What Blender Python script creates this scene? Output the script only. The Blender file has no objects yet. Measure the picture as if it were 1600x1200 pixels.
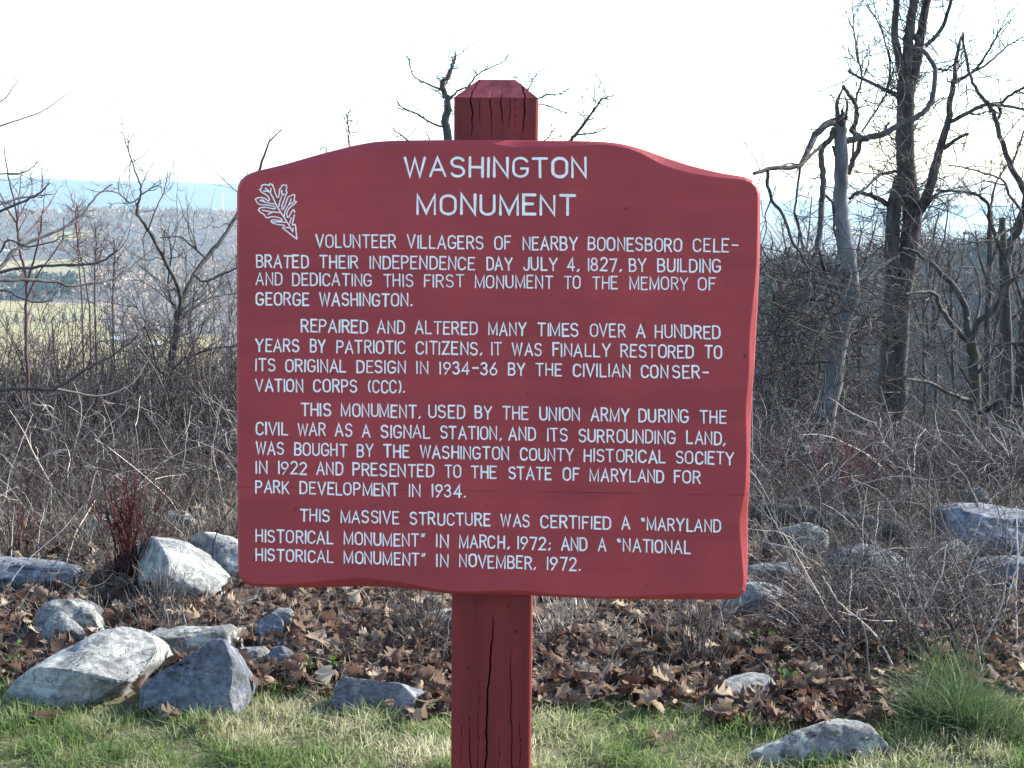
import bpy, bmesh, math, random
import numpy as np
from mathutils import Vector, Matrix, noise as mnoise

rng = np.random.default_rng(7)
random.seed(7)
S = bpy.context.scene
COL = S.collection

# ------------------------------------------------------------------ camera
F = 2300.0                      # focal length in pixels of the 1600 px wide photograph
EYE = 1.6
PITCH = math.atan(300.0 / F)
ROLL = math.radians(0.55)
FWD = np.array([0, math.cos(PITCH), -math.sin(PITCH)])
UP0 = np.array([0, math.sin(PITCH), math.cos(PITCH)])
R0 = np.array([1.0, 0, 0])
RIGHT = R0 * math.cos(ROLL) + UP0 * math.sin(ROLL)
UP = -R0 * math.sin(ROLL) + UP0 * math.cos(ROLL)
CAM = np.array([0, 0, EYE])

cd = bpy.data.cameras.new('camera')
cam = bpy.data.objects.new('camera', cd)
COL.objects.link(cam)
cd.sensor_width = 36.0
cd.lens = F / 1600 * 36
cd.clip_start = 0.05
cd.clip_end = 60000
M = Matrix(((RIGHT[0], UP[0], -FWD[0], 0), (RIGHT[1], UP[1], -FWD[1], 0), (RIGHT[2], UP[2], -FWD[2], EYE), (0, 0, 0, 1)))
cam.matrix_world = M
S.camera = cam

# ------------------------------------------------------------------ sky, sun, exposure
SUN_AZ, SUN_EL = math.radians(62), math.radians(29)     # azimuth from +Y towards +X
w = bpy.data.worlds.new('World')
S.world = w
w.use_nodes = True
nt = w.node_tree
bg = nt.nodes['Background']
sky = nt.nodes.new('ShaderNodeTexSky')
sky.sky_type = 'NISHITA'
sky.sun_disc = False
sky.sun_elevation = SUN_EL
sky.sun_rotation = SUN_AZ
sky.air_density = 1.0
sky.dust_density = 0.7
sky.ozone_density = 2.5
nt.links.new(sky.outputs[0], bg.inputs[0])
bg.inputs[1].default_value = 0.15
sl = bpy.data.lights.new('sun', 'SUN')
sl.energy = 4.2
sl.angle = math.radians(0.5)
sl.color = (1.0, 0.95, 0.87)
so = bpy.data.objects.new('sun', sl)
COL.objects.link(so)
sd = Vector((math.sin(SUN_AZ) * math.cos(SUN_EL), math.cos(SUN_AZ) * math.cos(SUN_EL), math.sin(SUN_EL)))
so.rotation_euler = sd.to_track_quat('Z', 'Y').to_euler()
so.location = (0, 0, 40)
S.view_settings.view_transform = 'Standard'
S.view_settings.look = 'None'
S.view_settings.exposure = 1.6
S.view_settings.gamma = 1.0


# ------------------------------------------------------------------ helpers: pixels, ground
def rays(px, py):
    u = (np.asarray(px, float) - 800) / F
    v = (np.asarray(py, float) - 600) / F
    return FWD + u[..., None] * RIGHT - v[..., None] * UP


def pts(px, py, D):
    r = rays(np.asarray(px, float), np.asarray(py, float))
    D = np.broadcast_to(np.asarray(D, float), r.shape[:-1])
    return CAM + r * (D / r[..., 1])[..., None]


def snoise(x, y, s, k):
    a = k * 12.9898
    return (np.sin(x / s * 2.1 + a + 1.7 * np.sin(y / s * 1.3 + a * 2)) +
            np.sin(y / s * 1.9 + a * 3 + 1.3 * np.sin(x / s * 1.7 + a)) +
            np.sin((x + y) / s * 1.1 + a * 5)) / 3


def bump(x, y, cx, cy, rx, ry):
    return np.exp(-((x - cx) / rx) ** 2 - ((y - cy) / ry) ** 2)


def azd(a, d):
    return d * math.sin(math.radians(a)), d * math.cos(math.radians(a))


def ground(x, y):
    x = np.asarray(x, float)
    y = np.asarray(y, float)
    r = np.hypot(x, np.maximum(y, 0))
    t = np.maximum(y - 7.5, 0)
    drop = 0.5 * (t - 4 * (1 - np.exp(-t / 4)))
    drop = 150 * (1 - np.exp(-drop / 110.0)) * 1.0
    h = -drop
    h = h + 0.03 * snoise(x, y, 1.3, 1) * (y > 0) + 0.012 * snoise(x, y, 0.4, 2)
    # wooded spur on the right
    az = np.degrees(np.arctan2(x, np.maximum(y, 1e-3)))
    q = np.clip((az - 5) / 14, 0, 2)
    spur_top = -45 + 18 * q
    face = np.clip((r - 230) / 470, 0, 1)
    spur = -128 + (spur_top + 128) * (face ** 0.8)
    spur = np.where(r > 700, spur_top - (r - 700) * 0.12, spur)
    k = np.clip((az - 1) / 5, 0, 1) * (r > 230)
    k = k * k * (3 - 2 * k)
    h = np.where(k > 0, np.maximum(h, h * (1 - k) + spur * k), h)
    # valley hills
    far = np.clip((r - 900) / 800, 0, 1)
    for a, d, ra, hh in ((-12.5, 3300, 700, 56), (-19, 4000, 700, 22), (-5, 3900, 900, 44), (-26, 3600, 700, 40), (3, 5200, 1100, 30)):
        cx, cy = azd(a, d)
        h = h + far * hh * bump(x, y, cx, cy, ra, ra * 0.8)
    h = h + far * 4 * snoise(x, y, 260, 4)
    h = h + np.clip((r - 3500) / 2500, 0, 1) * 12 * snoise(x, y, 620, 9)
    # the long blue ridge
    m = np.clip((y - 9200) / 1900, 0, 1)
    m = m * m * (3 - 2 * m)
    top = 212 - 26 * np.clip((az + 17) / 7, 0, 1) - 60 * np.clip((az + 8) / 10, 0, 1) - 60 * np.clip((az - 4) / 14, 0, 1) + 10 * snoise(x, y, 1500, 3)
    h = h + m * top
    sh = np.clip((y - 7300) / 700, 0, 1) * np.clip((9000 - y) / 700, 0, 1)
    h = h + sh * 58 * np.clip(snoise(x, y, 1100, 12) + 0.35, 0, 1)
    return h


def gpt(px, py):
    """point where the ray of a photo pixel meets the near ground"""
    r = rays(np.array([px]), np.array([py]))[0]
    D = 4.0
    for _ in range(40):
        p = CAM + r * (D / r[1])
        g = float(ground(p[0], p[1]))
        D = float(np.clip(r[1] * (g - EYE) / r[2], 1.0, 30))
    return CAM + r * (D / r[1])


# ------------------------------------------------------------------ helpers: objects
def tag(o, label=None, cat=None, group=None, kind=None):
    if label: o['label'] = label
    if cat: o['category'] = cat
    if group: o['group'] = group
    if kind: o['kind'] = kind
    return o


def thing(name, loc, label, cat, group=None, rz=0.0):
    o = bpy.data.objects.new(name, None)
    o.empty_display_size = 0.1
    o.location = loc
    o.rotation_euler = (0, 0, rz)
    COL.objects.link(o)
    return tag(o, label, cat, group)


def mk(name, V, faces, mat, parent=None, smooth=True, attr=None, local=False, origin=None):
    """faces: list of int arrays, each (n,k). V in world space unless local."""
    V = np.asarray(V, float)
    if not local:
        if parent is not None:
            V = V - np.array(parent.location)
        elif origin is not None:
            V = V - np.asarray(origin)
    me = bpy.data.meshes.new(name)
    faces = [np.asarray(f, np.int32) for f in (faces if isinstance(faces, list) else [faces]) if len(f)]
    nl = sum(f.size for f in faces)
    nf = sum(len(f) for f in faces)
    me.vertices.add(len(V))
    me.vertices.foreach_set('co', V.astype(np.float32).ravel())
    me.loops.add(nl)
    me.loops.foreach_set('vertex_index', np.concatenate([f.ravel() for f in faces]))
    me.polygons.add(nf)
    tot = np.concatenate([np.full(len(f), f.shape[1], np.int32) for f in faces])
    me.polygons.foreach_set('loop_start', (np.cumsum(tot) - tot).astype(np.int32))
    me.polygons.foreach_set('loop_total', tot)
    me.polygons.foreach_set('use_smooth', np.full(nf, smooth, bool))
    if attr is not None:
        a = me.attributes.new('rnd', 'FLOAT', 'POINT')
        a.data.foreach_set('value', np.asarray(attr, np.float32))
    me.update(calc_edges=True)
    me.validate()
    if mat: me.materials.append(mat)
    o = bpy.data.objects.new(name, me)
    COL.objects.link(o)
    if parent is not None:
        o.parent = parent
    elif origin is not None and not local:
        o.location = tuple(origin)
    return o


class Tubes:
    """collects tapering tubes and builds them as ONE mesh"""
    def __init__(s):
        s.V, s.Fq, s.A, s.n = [], [], [], 0

    def batch(s, P, R, sides=3, rnd=None):
        P = np.asarray(P, float)
        R = np.asarray(R, float)
        if P.ndim == 2: P, R = P[None], R[None]
        m, n, _ = P.shape
        if m == 0: return
        T = np.gradient(P, axis=1)
        T /= np.linalg.norm(T, axis=2, keepdims=True) + 1e-12
        mean = T.mean(axis=1)
        ref = np.where(np.abs(mean[:, 2:3]) > 0.8, np.array([[1.0, 0.2, 0]]), np.array([[0.1, 0.2, 1.0]]))
        A = np.cross(T, ref[:, None, :])
        A /= np.linalg.norm(A, axis=2, keepdims=True) + 1e-12
        B = np.cross(T, A)
        th = np.arange(sides) / sides * 2 * math.pi
        ring = (A[:, :, None, :] * np.cos(th)[None, None, :, None] + B[:, :, None, :] * np.sin(th)[None, None, :, None])
        V = P[:, :, None, :] + ring * R[:, :, None, None]
        idx = np.arange(m * n * sides).reshape(m, n, sides) + s.n
        a = idx[:, :-1, :]
        b = idx[:, 1:, :]
        q = np.stack([a, np.roll(a, -1, 2), np.roll(b, -1, 2), b], -1).reshape(-1, 4)
        s.V.append(V.reshape(-1, 3))
        s.Fq.append(q)
        if rnd is None: rnd = rng.random(m)
        s.A.append(np.repeat(np.broadcast_to(rnd, (m,)), n * sides))
        s.n += m * n * sides

    def build(s, name, mat, parent=None, origin=None):
        return mk(name, np.concatenate(s.V), [np.concatenate(s.Fq)], mat, parent, True, np.concatenate(s.A), origin=origin)


def unit(v):
    return v / (np.linalg.norm(v, axis=-1, keepdims=True) + 1e-12)


def walk(start, dirs, length, n, wig=0.25, up=0.0):
    """random-walk curves: start (m,3), dirs (m,3), length (m,) -> (m,n,3)"""
    m = len(start)
    P = np.empty((m, n, 3))
    P[:, 0] = start
    d = unit(dirs.copy())
    st = (length / (n - 1))[:, None]
    upv = np.broadcast_to(np.asarray(up, float), (m,))
    for i in range(1, n):
        d = d + rng.normal(0, wig, (m, 3))
        d[:, 2] += upv
        d = unit(d)
        P[:, i] = P[:, i - 1] + d * st
    return P


def taper(m, n, r0, r1):
    t = np.linspace(0, 1, n)[None]
    r0 = np.broadcast_to(r0, (m,))[:, None]
    r1 = np.broadcast_to(r1, (m,))[:, None]
    return r0 * (1 - t) + r1 * t


def spline(P, n=4, jit=0.0):
    P = np.asarray(P, float)
    if len(P) < 3:
        t = np.linspace(0, 1, n + 1)[:, None]
        out = P[0] * (1 - t) + P[-1] * t
    else:
        Q = np.vstack([2 * P[0] - P[1], P, 2 * P[-1] - P[-2]])
        out = []
        for i in range(1, len(Q) - 2):
            p0, p1, p2, p3 = Q[i - 1:i + 3]
            for k in range(n):
                t = k / n
                out.append(0.5 * ((2 * p1) + (-p0 + p2) * t + (2 * p0 - 5 * p1 + 4 * p2 - p3) * t * t + (-p0 + 3 * p1 - 3 * p2 + p3) * t ** 3))
        out.append(P[-1])
        out = np.array(out)
    if jit:
        out[1:-1] += rng.normal(0, jit, out[1:-1].shape)
    return out


# ------------------------------------------------------------------ materials
def mat(name):
    m = bpy.data.materials.new(name)
    m.use_nodes = True
    return m, m.node_tree.nodes, m.node_tree.links, m.node_tree.nodes['Principled BSDF']


def ramp(N, stops):
    r = N.new('ShaderNodeValToRGB')
    e = r.color_ramp.elements
    while len(e) < len(stops): e.new(0.5)
    for k, (p, c) in enumerate(stops):
        e[k].position = p
        e[k].color = (*c, 1)
    return r


def noise_tex(N, L, scale, detail=6, rough=0.6, coord='Object', vec=None, sc=None):
    n = N.new('ShaderNodeTexNoise')
    n.inputs['Scale'].default_value = scale
    n.inputs['Detail'].default_value = detail
    n.inputs['Roughness'].default_value = rough
    if vec is None:
        tc = N.new('ShaderNodeTexCoord')
        vec = tc.outputs[coord]
    if sc is not None:
        mp = N.new('ShaderNodeMapping')
        mp.inputs['Scale'].default_value = sc
        L.new(vec, mp.inputs['Vector'])
        vec = mp.outputs[0]
    L.new(vec, n.inputs['Vector'])
    return n


def mixc(N, L, fac, a, b, mode='MIX'):
    m = N.new('ShaderNodeMix')
    m.data_type = 'RGBA'
    m.blend_type = mode
    for s_, v in ((0, fac), (6, a), (7, b)):
        if isinstance(v, (int, float)): m.inputs[s_].default_value = v
        elif isinstance(v, tuple): m.inputs[s_].default_value = (*v, 1)
        else: L.new(v, m.inputs[s_])
    return m.outputs[2]


def bumpn(N, L, h, strength, dist, bsdf):
    b = N.new('ShaderNodeBump')
    b.inputs['Strength'].default_value = strength
    b.inputs['Distance'].default_value = dist
    L.new(h, b.inputs['Height'])
    L.new(b.outputs[0], bsdf.inputs['Normal'])


def paint_mat(name, base, grain_dark, worn, joints=(), sc=(1.0, 1.0, 0.05), gs=9):
    m, N, L, B = mat(name)
    g = noise_tex(N, L, gs, 8, 0.65, sc=sc if not joints else (0.12, 1.0, 1.6))
    r = ramp(N, [(0.3, tuple(c * grain_dark for c in base)), (0.55, base), (0.8, tuple(min(1, c * 1.12) for c in base))])
    L.new(g.outputs['Fac'], r.inputs[0])
    blot = noise_tex(N, L, 4.0, 4, 0.6)
    br = ramp(N, [(0.35, (0.82, 0.82, 0.86)), (0.7, (1.06, 1.04, 1.0))])
    L.new(blot.outputs['Fac'], br.inputs[0])
    c = mixc(N, L, 1.0, r.outputs[0], br.outputs[0], 'MULTIPLY')
    # chips and nicks
    ch = noise_tex(N, L, 42, 3, 0.5)
    cr = ramp(N, [(0.0, (0, 0, 0)), (0.705, (0, 0, 0)), (0.74, (1, 1, 1))])
    L.new(ch.outputs['Fac'], cr.inputs[0])
    c = mixc(N, L, cr.outputs[0], c, worn)
    hgt = g.outputs['Fac']
    if joints:
        tc = N.new('ShaderNodeTexCoord')
        sep = N.new('ShaderNodeSeparateXYZ')
        L.new(tc.outputs['Object'], sep.inputs[0])
        wob = noise_tex(N, L, 6, 2, 0.5, sc=(1, 1, 0.0))
        for z, hw, amt in joints:
            s1 = N.new('ShaderNodeMath'); s1.operation = 'SUBTRACT'; s1.inputs[1].default_value = z
            L.new(sep.outputs['Z'], s1.inputs[0])
            a1 = N.new('ShaderNodeMath'); a1.operation = 'ABSOLUTE'
            L.new(s1.outputs[0], a1.inputs[0])
            lt = N.new('ShaderNodeMath'); lt.operation = 'LESS_THAN'; lt.inputs[1].default_value = hw
            L.new(a1.outputs[0], lt.inputs[0])
            wr = ramp(N, [(0.42, (0.15, 0.15, 0.15)), (0.6, (amt, amt, amt))])
            L.new(wob.outputs['Fac'], wr.inputs[0])
            mu = N.new('ShaderNodeMath'); mu.operation = 'MULTIPLY'
            L.new(lt.outputs[0], mu.inputs[0]); L.new(wr.outputs[0], mu.inputs[1])
            c = mixc(N, L, mu.outputs[0], c, tuple(k * 0.3 for k in base))
    L.new(c, B.inputs['Base Color'])
    B.inputs['Roughness'].default_value = 0.55
    B.inputs['Specular IOR Level'].default_value = 0.22
    bumpn(N, L, hgt, 0.25, 0.002, B)
    return m


def bark_mat(name, c0, c1, scale=14, attr=True, stretch=0.25, rough=0.9):
    m, N, L, B = mat(name)
    g = noise_tex(N, L, scale, 6, 0.65, sc=(1, 1, stretch))
    r = ramp(N, [(0.32, c0), (0.66, c1)])
    L.new(g.outputs['Fac'], r.inputs[0])
    out = r.outputs[0]
    if attr:
        a = N.new('ShaderNodeAttribute'); a.attribute_name = 'rnd'
        v = ramp(N, [(0, (0.62, 0.62, 0.66)), (0.5, (1.0, 1.0, 1.0)), (1, (1.45, 1.4, 1.3))] if attr == 'soft' else [(0, (0.4, 0.39, 0.4)), (0.6, (0.95, 0.95, 0.95)), (0.86, (1.3, 1.26, 1.22)), (1, (3.2, 3.0, 2.8))])  # whitest stems imitate sunlit tips, that light put into their colour
        L.new(a.outputs['Fac'], v.inputs[0])
        out = mixc(N, L, 1.0, out, v.outputs[0], 'MULTIPLY')
    L.new(out, B.inputs['Base Color'])
    B.inputs['Roughness'].default_value = rough
    B.inputs['Specular IOR Level'].default_value = 0.25
    bumpn(N, L, g.outputs['Fac'], 0.5, 0.01, B)
    return m


def leafy_mat(name, stops, transl=0.35, rough=0.7, patch=None):
    """thin blades and leaves: colour from the per-leaf attribute, some light let through"""
    m, N, L, B = mat(name)
    a = N.new('ShaderNodeAttribute'); a.attribute_name = 'rnd'
    r = ramp(N, stops)
    L.new(a.outputs['Fac'], r.inputs[0])
    c = r.outputs[0]
    if patch:
        n = noise_tex(N, L, patch[0], 3, 0.6)
        pr = ramp(N, [(0.47, (0, 0, 0)), (0.62, (1, 1, 1))])
        L.new(n.outputs['Fac'], pr.inputs[0])
        r2 = ramp(N, patch[1])
        L.new(a.outputs['Fac'], r2.inputs[0])
        c = mixc(N, L, pr.outputs[0], c, r2.outputs[0])
    L.new(c, B.inputs['Base Color'])
    B.inputs['Roughness'].default_value = rough
    B.inputs['Specular IOR Level'].default_value = 0.3
    t = N.new('ShaderNodeBsdfTranslucent')
    L.new(c, t.inputs['Color'])
    mx = N.new('ShaderNodeMixShader')
    mx.inputs[0].default_value = transl
    L.new(B.outputs[0], mx.inputs[1]); L.new(t.outputs[0], mx.inputs[2])
    L.new(mx.outputs[0], N['Material Output'].inputs['Surface'])
    return m


def rock_mat(name, base, lichen, amount, seed):
    m, N, L, B = mat(name)
    tc = N.new('ShaderNodeTexCoord')
    mp = N.new('ShaderNodeMapping'); mp.inputs['Location'].default_value = (seed * 3.1, seed * 1.7, seed)
    L.new(tc.outputs['Object'], mp.inputs[0])
    v = mp.outputs[0]
    big = noise_tex(N, L, 10, 9, 0.75, vec=v)
    r = ramp(N, [(0.34, tuple(c * 0.4 for c in base)), (0.5, base), (0.72, tuple(min(1, c * 1.45) for c in base))])
    L.new(big.outputs['Fac'], r.inputs[0])
    fine = noise_tex(N, L, 48, 8, 0.8, vec=v)
    fr = ramp(N, [(0.36, (0.32, 0.32, 0.35)), (0.49, (0.92, 0.92, 0.92)), (0.64, (1.45, 1.44, 1.40))])
    L.new(fine.outputs['Fac'], fr.inputs[0])
    c = mixc(N, L, 1.0, r.outputs[0], fr.outputs[0], 'MULTIPLY')
    li = noise_tex(N, L, 9, 8, 0.75, vec=v)
    lr = ramp(N, [(0.62 - amount * 0.3, (0, 0, 0)), (0.7 - amount * 0.3, (1, 1, 1))])
    L.new(li.outputs['Fac'], lr.inputs[0])
    c = mixc(N, L, lr.outputs[0], c, lichen)
    # thin dark seams along the bedding
    wv = noise_tex(N, L, 7, 5, 0.6, vec=v, sc=(0.5, 0.8, 3.2))
    wr = ramp(N, [(0.47, (0, 0, 0)), (0.497, (0.42, 0.42, 0.42)), (0.503, (0.42, 0.42, 0.42)), (0.53, (0, 0, 0))])
    L.new(wv.outputs['Fac'], wr.inputs[0])
    c = mixc(N, L, wr.outputs[0], c, tuple(k * 0.35 for k in base))
    L.new(c, B.inputs['Base Color'])
    B.inputs['Roughness'].default_value = 0.85
    ad = N.new('ShaderNodeMath'); ad.operation = 'ADD'
    L.new(big.outputs['Fac'], ad.inputs[0])
    ml = N.new('ShaderNodeMath'); ml.operation = 'MULTIPLY'; ml.inputs[1].default_value = 0.35
    L.new(fine.outputs['Fac'], ml.inputs[0]); L.new(ml.outputs[0], ad.inputs[1])
    bumpn(N, L, ad.outputs[0], 0.9, 0.02, B)
    return m


def flat_mat(name, c, c2=None, scale=3, rough=0.8):
    m, N, L, B = mat(name)
    n = noise_tex(N, L, scale, 5, 0.6)
    r = ramp(N, [(0.35, c), (0.65, c2 or tuple(k * 1.3 for k in c))])
    L.new(n.outputs['Fac'], r.inputs[0])
    L.new(r.outputs[0], B.inputs['Base Color'])
    B.inputs['Roughness'].default_value = rough
    return m


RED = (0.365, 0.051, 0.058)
M_board = paint_mat('brown_red_board_paint', RED, 0.86, (0.10, 0.03, 0.03), joints=((0.902, 0.0011, 0.8), (0.632, 0.0011, 0.75), (1.185, 0.0006, 0.4)))
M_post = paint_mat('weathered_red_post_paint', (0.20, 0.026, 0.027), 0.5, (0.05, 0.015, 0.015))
M_cap = paint_mat('weathered_post_top_paint', (0.27, 0.05, 0.055), 0.3, (0.08, 0.03, 0.03), sc=(1.0, 1.0, 1.0), gs=26)
M_crack = flat_mat('raw_crack', (0.02, 0.008, 0.008))
M_letter = flat_mat('white_sign_paint', (0.74, 0.74, 0.74), (0.92, 0.92, 0.91), 45, 0.6)
M_bark = bark_mat('grey_brown_bark', (0.03, 0.027, 0.027), (0.11, 0.10, 0.095))
M_bark_green = bark_mat('mossy_bark', (0.025, 0.028, 0.018), (0.085, 0.085, 0.062))
M_snag = bark_mat('bleached_bark', (0.085, 0.09, 0.092), (0.24, 0.245, 0.25), 8)
M_twig = bark_mat('twig_bark', (0.055, 0.047, 0.047), (0.15, 0.135, 0.13), 20)
M_brush = bark_mat('brush_stems', (0.026, 0.021, 0.021), (0.10, 0.086, 0.08), 6)
M_pale = bark_mat('pale_dead_stems', (0.17, 0.155, 0.14), (0.36, 0.33, 0.30), 10)
M_redstem = bark_mat('red_stems', (0.045, 0.014, 0.014), (0.13, 0.038, 0.036), 14)
M_redtwig = bark_mat('reddish_sapling_bark', (0.06, 0.035, 0.036), (0.15, 0.095, 0.09), 14)
M_log = bark_mat('dark_rotting_log', (0.02, 0.018, 0.016), (0.09, 0.08, 0.07), 9)

GREENS = [(0, (0.06, 0.115, 0.028)), (0.45, (0.135, 0.215, 0.06)), (0.8, (0.30, 0.345, 0.135)), (1, (0.60, 0.56, 0.34))]
STRAWS = [(0, (0.20, 0.215, 0.09)), (0.35, (0.46, 0.43, 0.25)), (1, (0.74, 0.69, 0.50))]
M_grass = leafy_mat('lawn_blades', GREENS, 0.5, patch=(2.3, STRAWS))
M_tuft = leafy_mat('fescue_blades', [(0, (0.04, 0.075, 0.025)), (0.7, (0.10, 0.15, 0.06)), (1, (0.3, 0.3, 0.17))], 0.4)
M_dry = leafy_mat('dry_grass_blades', [(0, (0.06, 0.052, 0.042)), (0.6, (0.19, 0.168, 0.13)), (1, (0.48, 0.43, 0.34))], 0.3)
M_leaf = leafy_mat('fallen_oak_leaves', [(0, (0.03, 0.013, 0.01)), (0.25, (0.075, 0.038, 0.027)), (0.5, (0.15, 0.092, 0.063)), (0.78, (0.29, 0.205, 0.14)), (1, (0.55, 0.45, 0.32))], 0.42)
M_weed = leafy_mat('green_weed_leaves', [(0, (0.035, 0.08, 0.02)), (1, (0.13, 0.2, 0.045))], 0.35)
M_conifer = flat_mat('conifer_needles', (0.02, 0.032, 0.02), (0.05, 0.065, 0.035), 0.4)


def near_ground_mat():
    m, N, L, B = mat('lawn_and_leafy_soil')
    tc = N.new('ShaderNodeTexCoord')
    sep = N.new('ShaderNodeSeparateXYZ')
    L.new(tc.outputs['Object'], sep.inputs[0])
    n = noise_tex(N, L, 1.2, 5, 0.6)
    ad = N.new('ShaderNodeMath'); ad.operation = 'MULTIPLY_ADD'
    ad.inputs[1].default_value = 0.9; ad.inputs[2].default_value = -0.45
    L.new(n.outputs['Fac'], ad.inputs[0])
    a2 = N.new('ShaderNodeMath'); a2.operation = 'ADD'
    L.new(sep.outputs['Y'], a2.inputs[0]); L.new(ad.outputs[0], a2.inputs[1])
    mr = N.new('ShaderNodeMapRange'); mr.inputs[1].default_value = 4.45; mr.inputs[2].default_value = 4.65
    L.new(a2.outputs[0], mr.inputs[0])
    g = noise_tex(N, L, 40, 6, 0.7)
    gr = ramp(N, [(0.3, (0.05, 0.055, 0.02)), (0.55, (0.12, 0.12, 0.05)), (0.8, (0.28, 0.24, 0.13))])
    L.new(g.outputs['Fac'], gr.inputs[0])
    s = noise_tex(N, L, 18, 8, 0.75)
    sr = ramp(N, [(0.3, (0.018, 0.011, 0.008)), (0.5, (0.07, 0.042, 0.028)), (0.72, (0.19, 0.13, 0.09))])
    L.new(s.outputs['Fac'], sr.inputs[0])
    L.new(mixc(N, L, mr.outputs[0], gr.outputs[0], sr.outputs[0]), B.inputs['Base Color'])
    B.inputs['Roughness'].default_value = 0.95
    bumpn(N, L, s.outputs['Fac'], 0.8, 0.03, B)
    return m


def valley_mat():
    m, N, L, B = mat('valley_fields_and_woods')
    n = noise_tex(N, L, 0.05, 8, 0.7)
    wr = ramp(N, [(0.3, (0.06, 0.048, 0.044)), (0.7, (0.15, 0.12, 0.105))])
    L.new(n.outputs['Fac'], wr.inputs[0])
    f = noise_tex(N, L, 0.012, 4, 0.55)
    fr = ramp(N, [(0.35, (0.24, 0.19, 0.07)), (0.5, (0.31, 0.245, 0.10)), (0.65, (0.23, 0.22, 0.08))])
    L.new(f.outputs['Fac'], fr.inputs[0])
    a = N.new('ShaderNodeAttribute'); a.attribute_name = 'rnd'
    L.new(mixc(N, L, a.outputs['Fac'], wr.outputs[0], fr.outputs[0]), B.inputs['Base Color'])
    B.inputs['Roughness'].default_value = 1.0
    return m


# ------------------------------------------------------------------ the setting: ground, valley, ridge
def grid_mesh(name, X, Y, mat_, dz=0.0, attr=None, kind='structure'):
    Z = ground(X, Y) + dz
    ny, nx = X.shape
    V = np.stack([X, Y, Z], -1).reshape(-1, 3)
    i = np.arange(nx * ny).reshape(ny, nx)
    q = np.stack([i[:-1, :-1], i[:-1, 1:], i[1:, 1:], i[1:, :-1]], -1).reshape(-1, 4)
    o = mk(name, V, [q], mat_, None, True, None if attr is None else attr(X, Y).ravel())
    return tag(o, kind=kind)


ys = np.concatenate([np.linspace(-30, 2, 17)[:-1], np.linspace(2, 10, 110)[:-1], np.linspace(10, 80, 71)])
xs = np.concatenate([np.linspace(-60, -7, 40)[:-1], np.linspace(-7, 7, 180)[:-1], np.linspace(7, 60, 40)])
X, Y = np.meshgrid(xs, ys)
grid_mesh('ground', X, Y, near_ground_mat())


def px_of(x, y, z):
    d = np.stack([x, y, z - EYE], -1)
    c = d @ FWD
    return 800 + F * (d @ RIGHT) / c, 600 - F * (d @ UP) / c


def field_attr(X, Y):
    """1 where mown farmland lies on the valley floor"""
    az = np.degrees(np.arctan2(X, Y))
    r = np.hypot(X, Y)
    wob = 40 * snoise(X, Y, 120, 21)
    f = ((r + wob > 1150) & (r + wob < 2060) & (az < -14.6 + 1.5 * snoise(X, Y, 260, 5)))
    f |= ((r + wob > 1180) & (r + wob < 1560) & (az < -11.2) & (az >= -14.2))
    f |= ((r + wob > 2450) & (r + wob < 2760) & (az < -16.0))
    f |= ((r > 3000) & (r < 3120) & (az < -15.6) & (az > -17.3))
    f |= ((r > 5600) & (snoise(X, Y, 420, 31) > 0.15) & (r < 9300))
    return f.astype(float)


aa = np.radians(np.concatenate([np.linspace(-70, -22, 50)[:-1], np.linspace(-22, 22, 300)[:-1], np.linspace(22, 70, 50)]))
rr = np.concatenate([np.geomspace(78, 900, 60)[:-1], np.geomspace(900, 3200, 170)[:-1], np.geomspace(3200, 15000, 130)])
A, Rr = np.meshgrid(aa, rr)
grid_mesh('valley_terrain', Rr * np.sin(A), Rr * np.cos(A), valley_mat(), -0.15, field_attr)

# ------------------------------------------------------------------ the sign: board on a square post
SA = math.radians(1.8)
C0 = pts(770.0, 600.0, 3.4)
SN = np.array([math.sin(SA), math.cos(SA), 0])
ST = np.array([math.cos(SA), -math.sin(SA), 0])


def on_sign(px, py, off=0.0):
    """pixel -> (x, z) on the plane lying `off` behind the board's face"""
    r = rays(np.asarray(px, float), np.asarray(py, float))
    C = np.array([C0[0], C0[1], 0]) + SN * off
    k = ((C - CAM) @ SN) / (r @ SN)
    P = CAM + r * k[..., None]
    return np.stack([(P - np.array([C0[0], C0[1], 0])) @ ST, P[..., 2]], -1)


gz = float(ground(C0[0], C0[1]))
sign = thing('park_sign', (C0[0], C0[1], 0), 'brown-red wooden sign board with white routed lettering on a square post', 'sign', rz=-SA)

OUT = [(371, 302), (371, 292), (373, 282), (380, 274), (395, 268.5), (440, 258), (500, 240.5), (550, 227.5), (585, 221), (620, 219.5), (709, 218.5), (770, 218.5),
       (840, 219.5), (900, 220), (945, 221.5), (975, 225), (1005, 233.5), (1040, 246), (1080, 259), (1130, 271.5), (1165, 276), (1180, 280.5), (1187, 289), (1188, 302),
       (1187, 400), (1184, 480), (1180, 560), (1175, 625), (1172, 700), (1171, 760), (1169, 800), (1169, 850), (1167.5, 900), (1165, 925), (1161, 934), (1150, 937),
       (1100, 938), (1000, 936), (940, 935), (830, 930.5), (760, 929), (705, 927.5), (650, 921), (600, 918), (550, 917.5), (500, 919), (420, 917), (387, 915), (377, 911), (373, 902),
       (372, 800), (371, 620), (370.5, 450)]
OUT = OUT + [OUT[0]]
dense = []
for (x0, y0), (x1, y1) in zip(OUT[:-1], OUT[1:]):
    n = max(1, int(math.hypot(x1 - x0, y1 - y0) / 9))
    for k in range(n):
        dense.append((x0 + (x1 - x0) * k / n, y0 + (y1 - y0) * k / n))
dense = np.array(dense)
for _ in range(2):
    dense = 0.25 * np.roll(dense, 1, 0) + 0.5 * dense + 0.25 * np.roll(dense, -1, 0)


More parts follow.
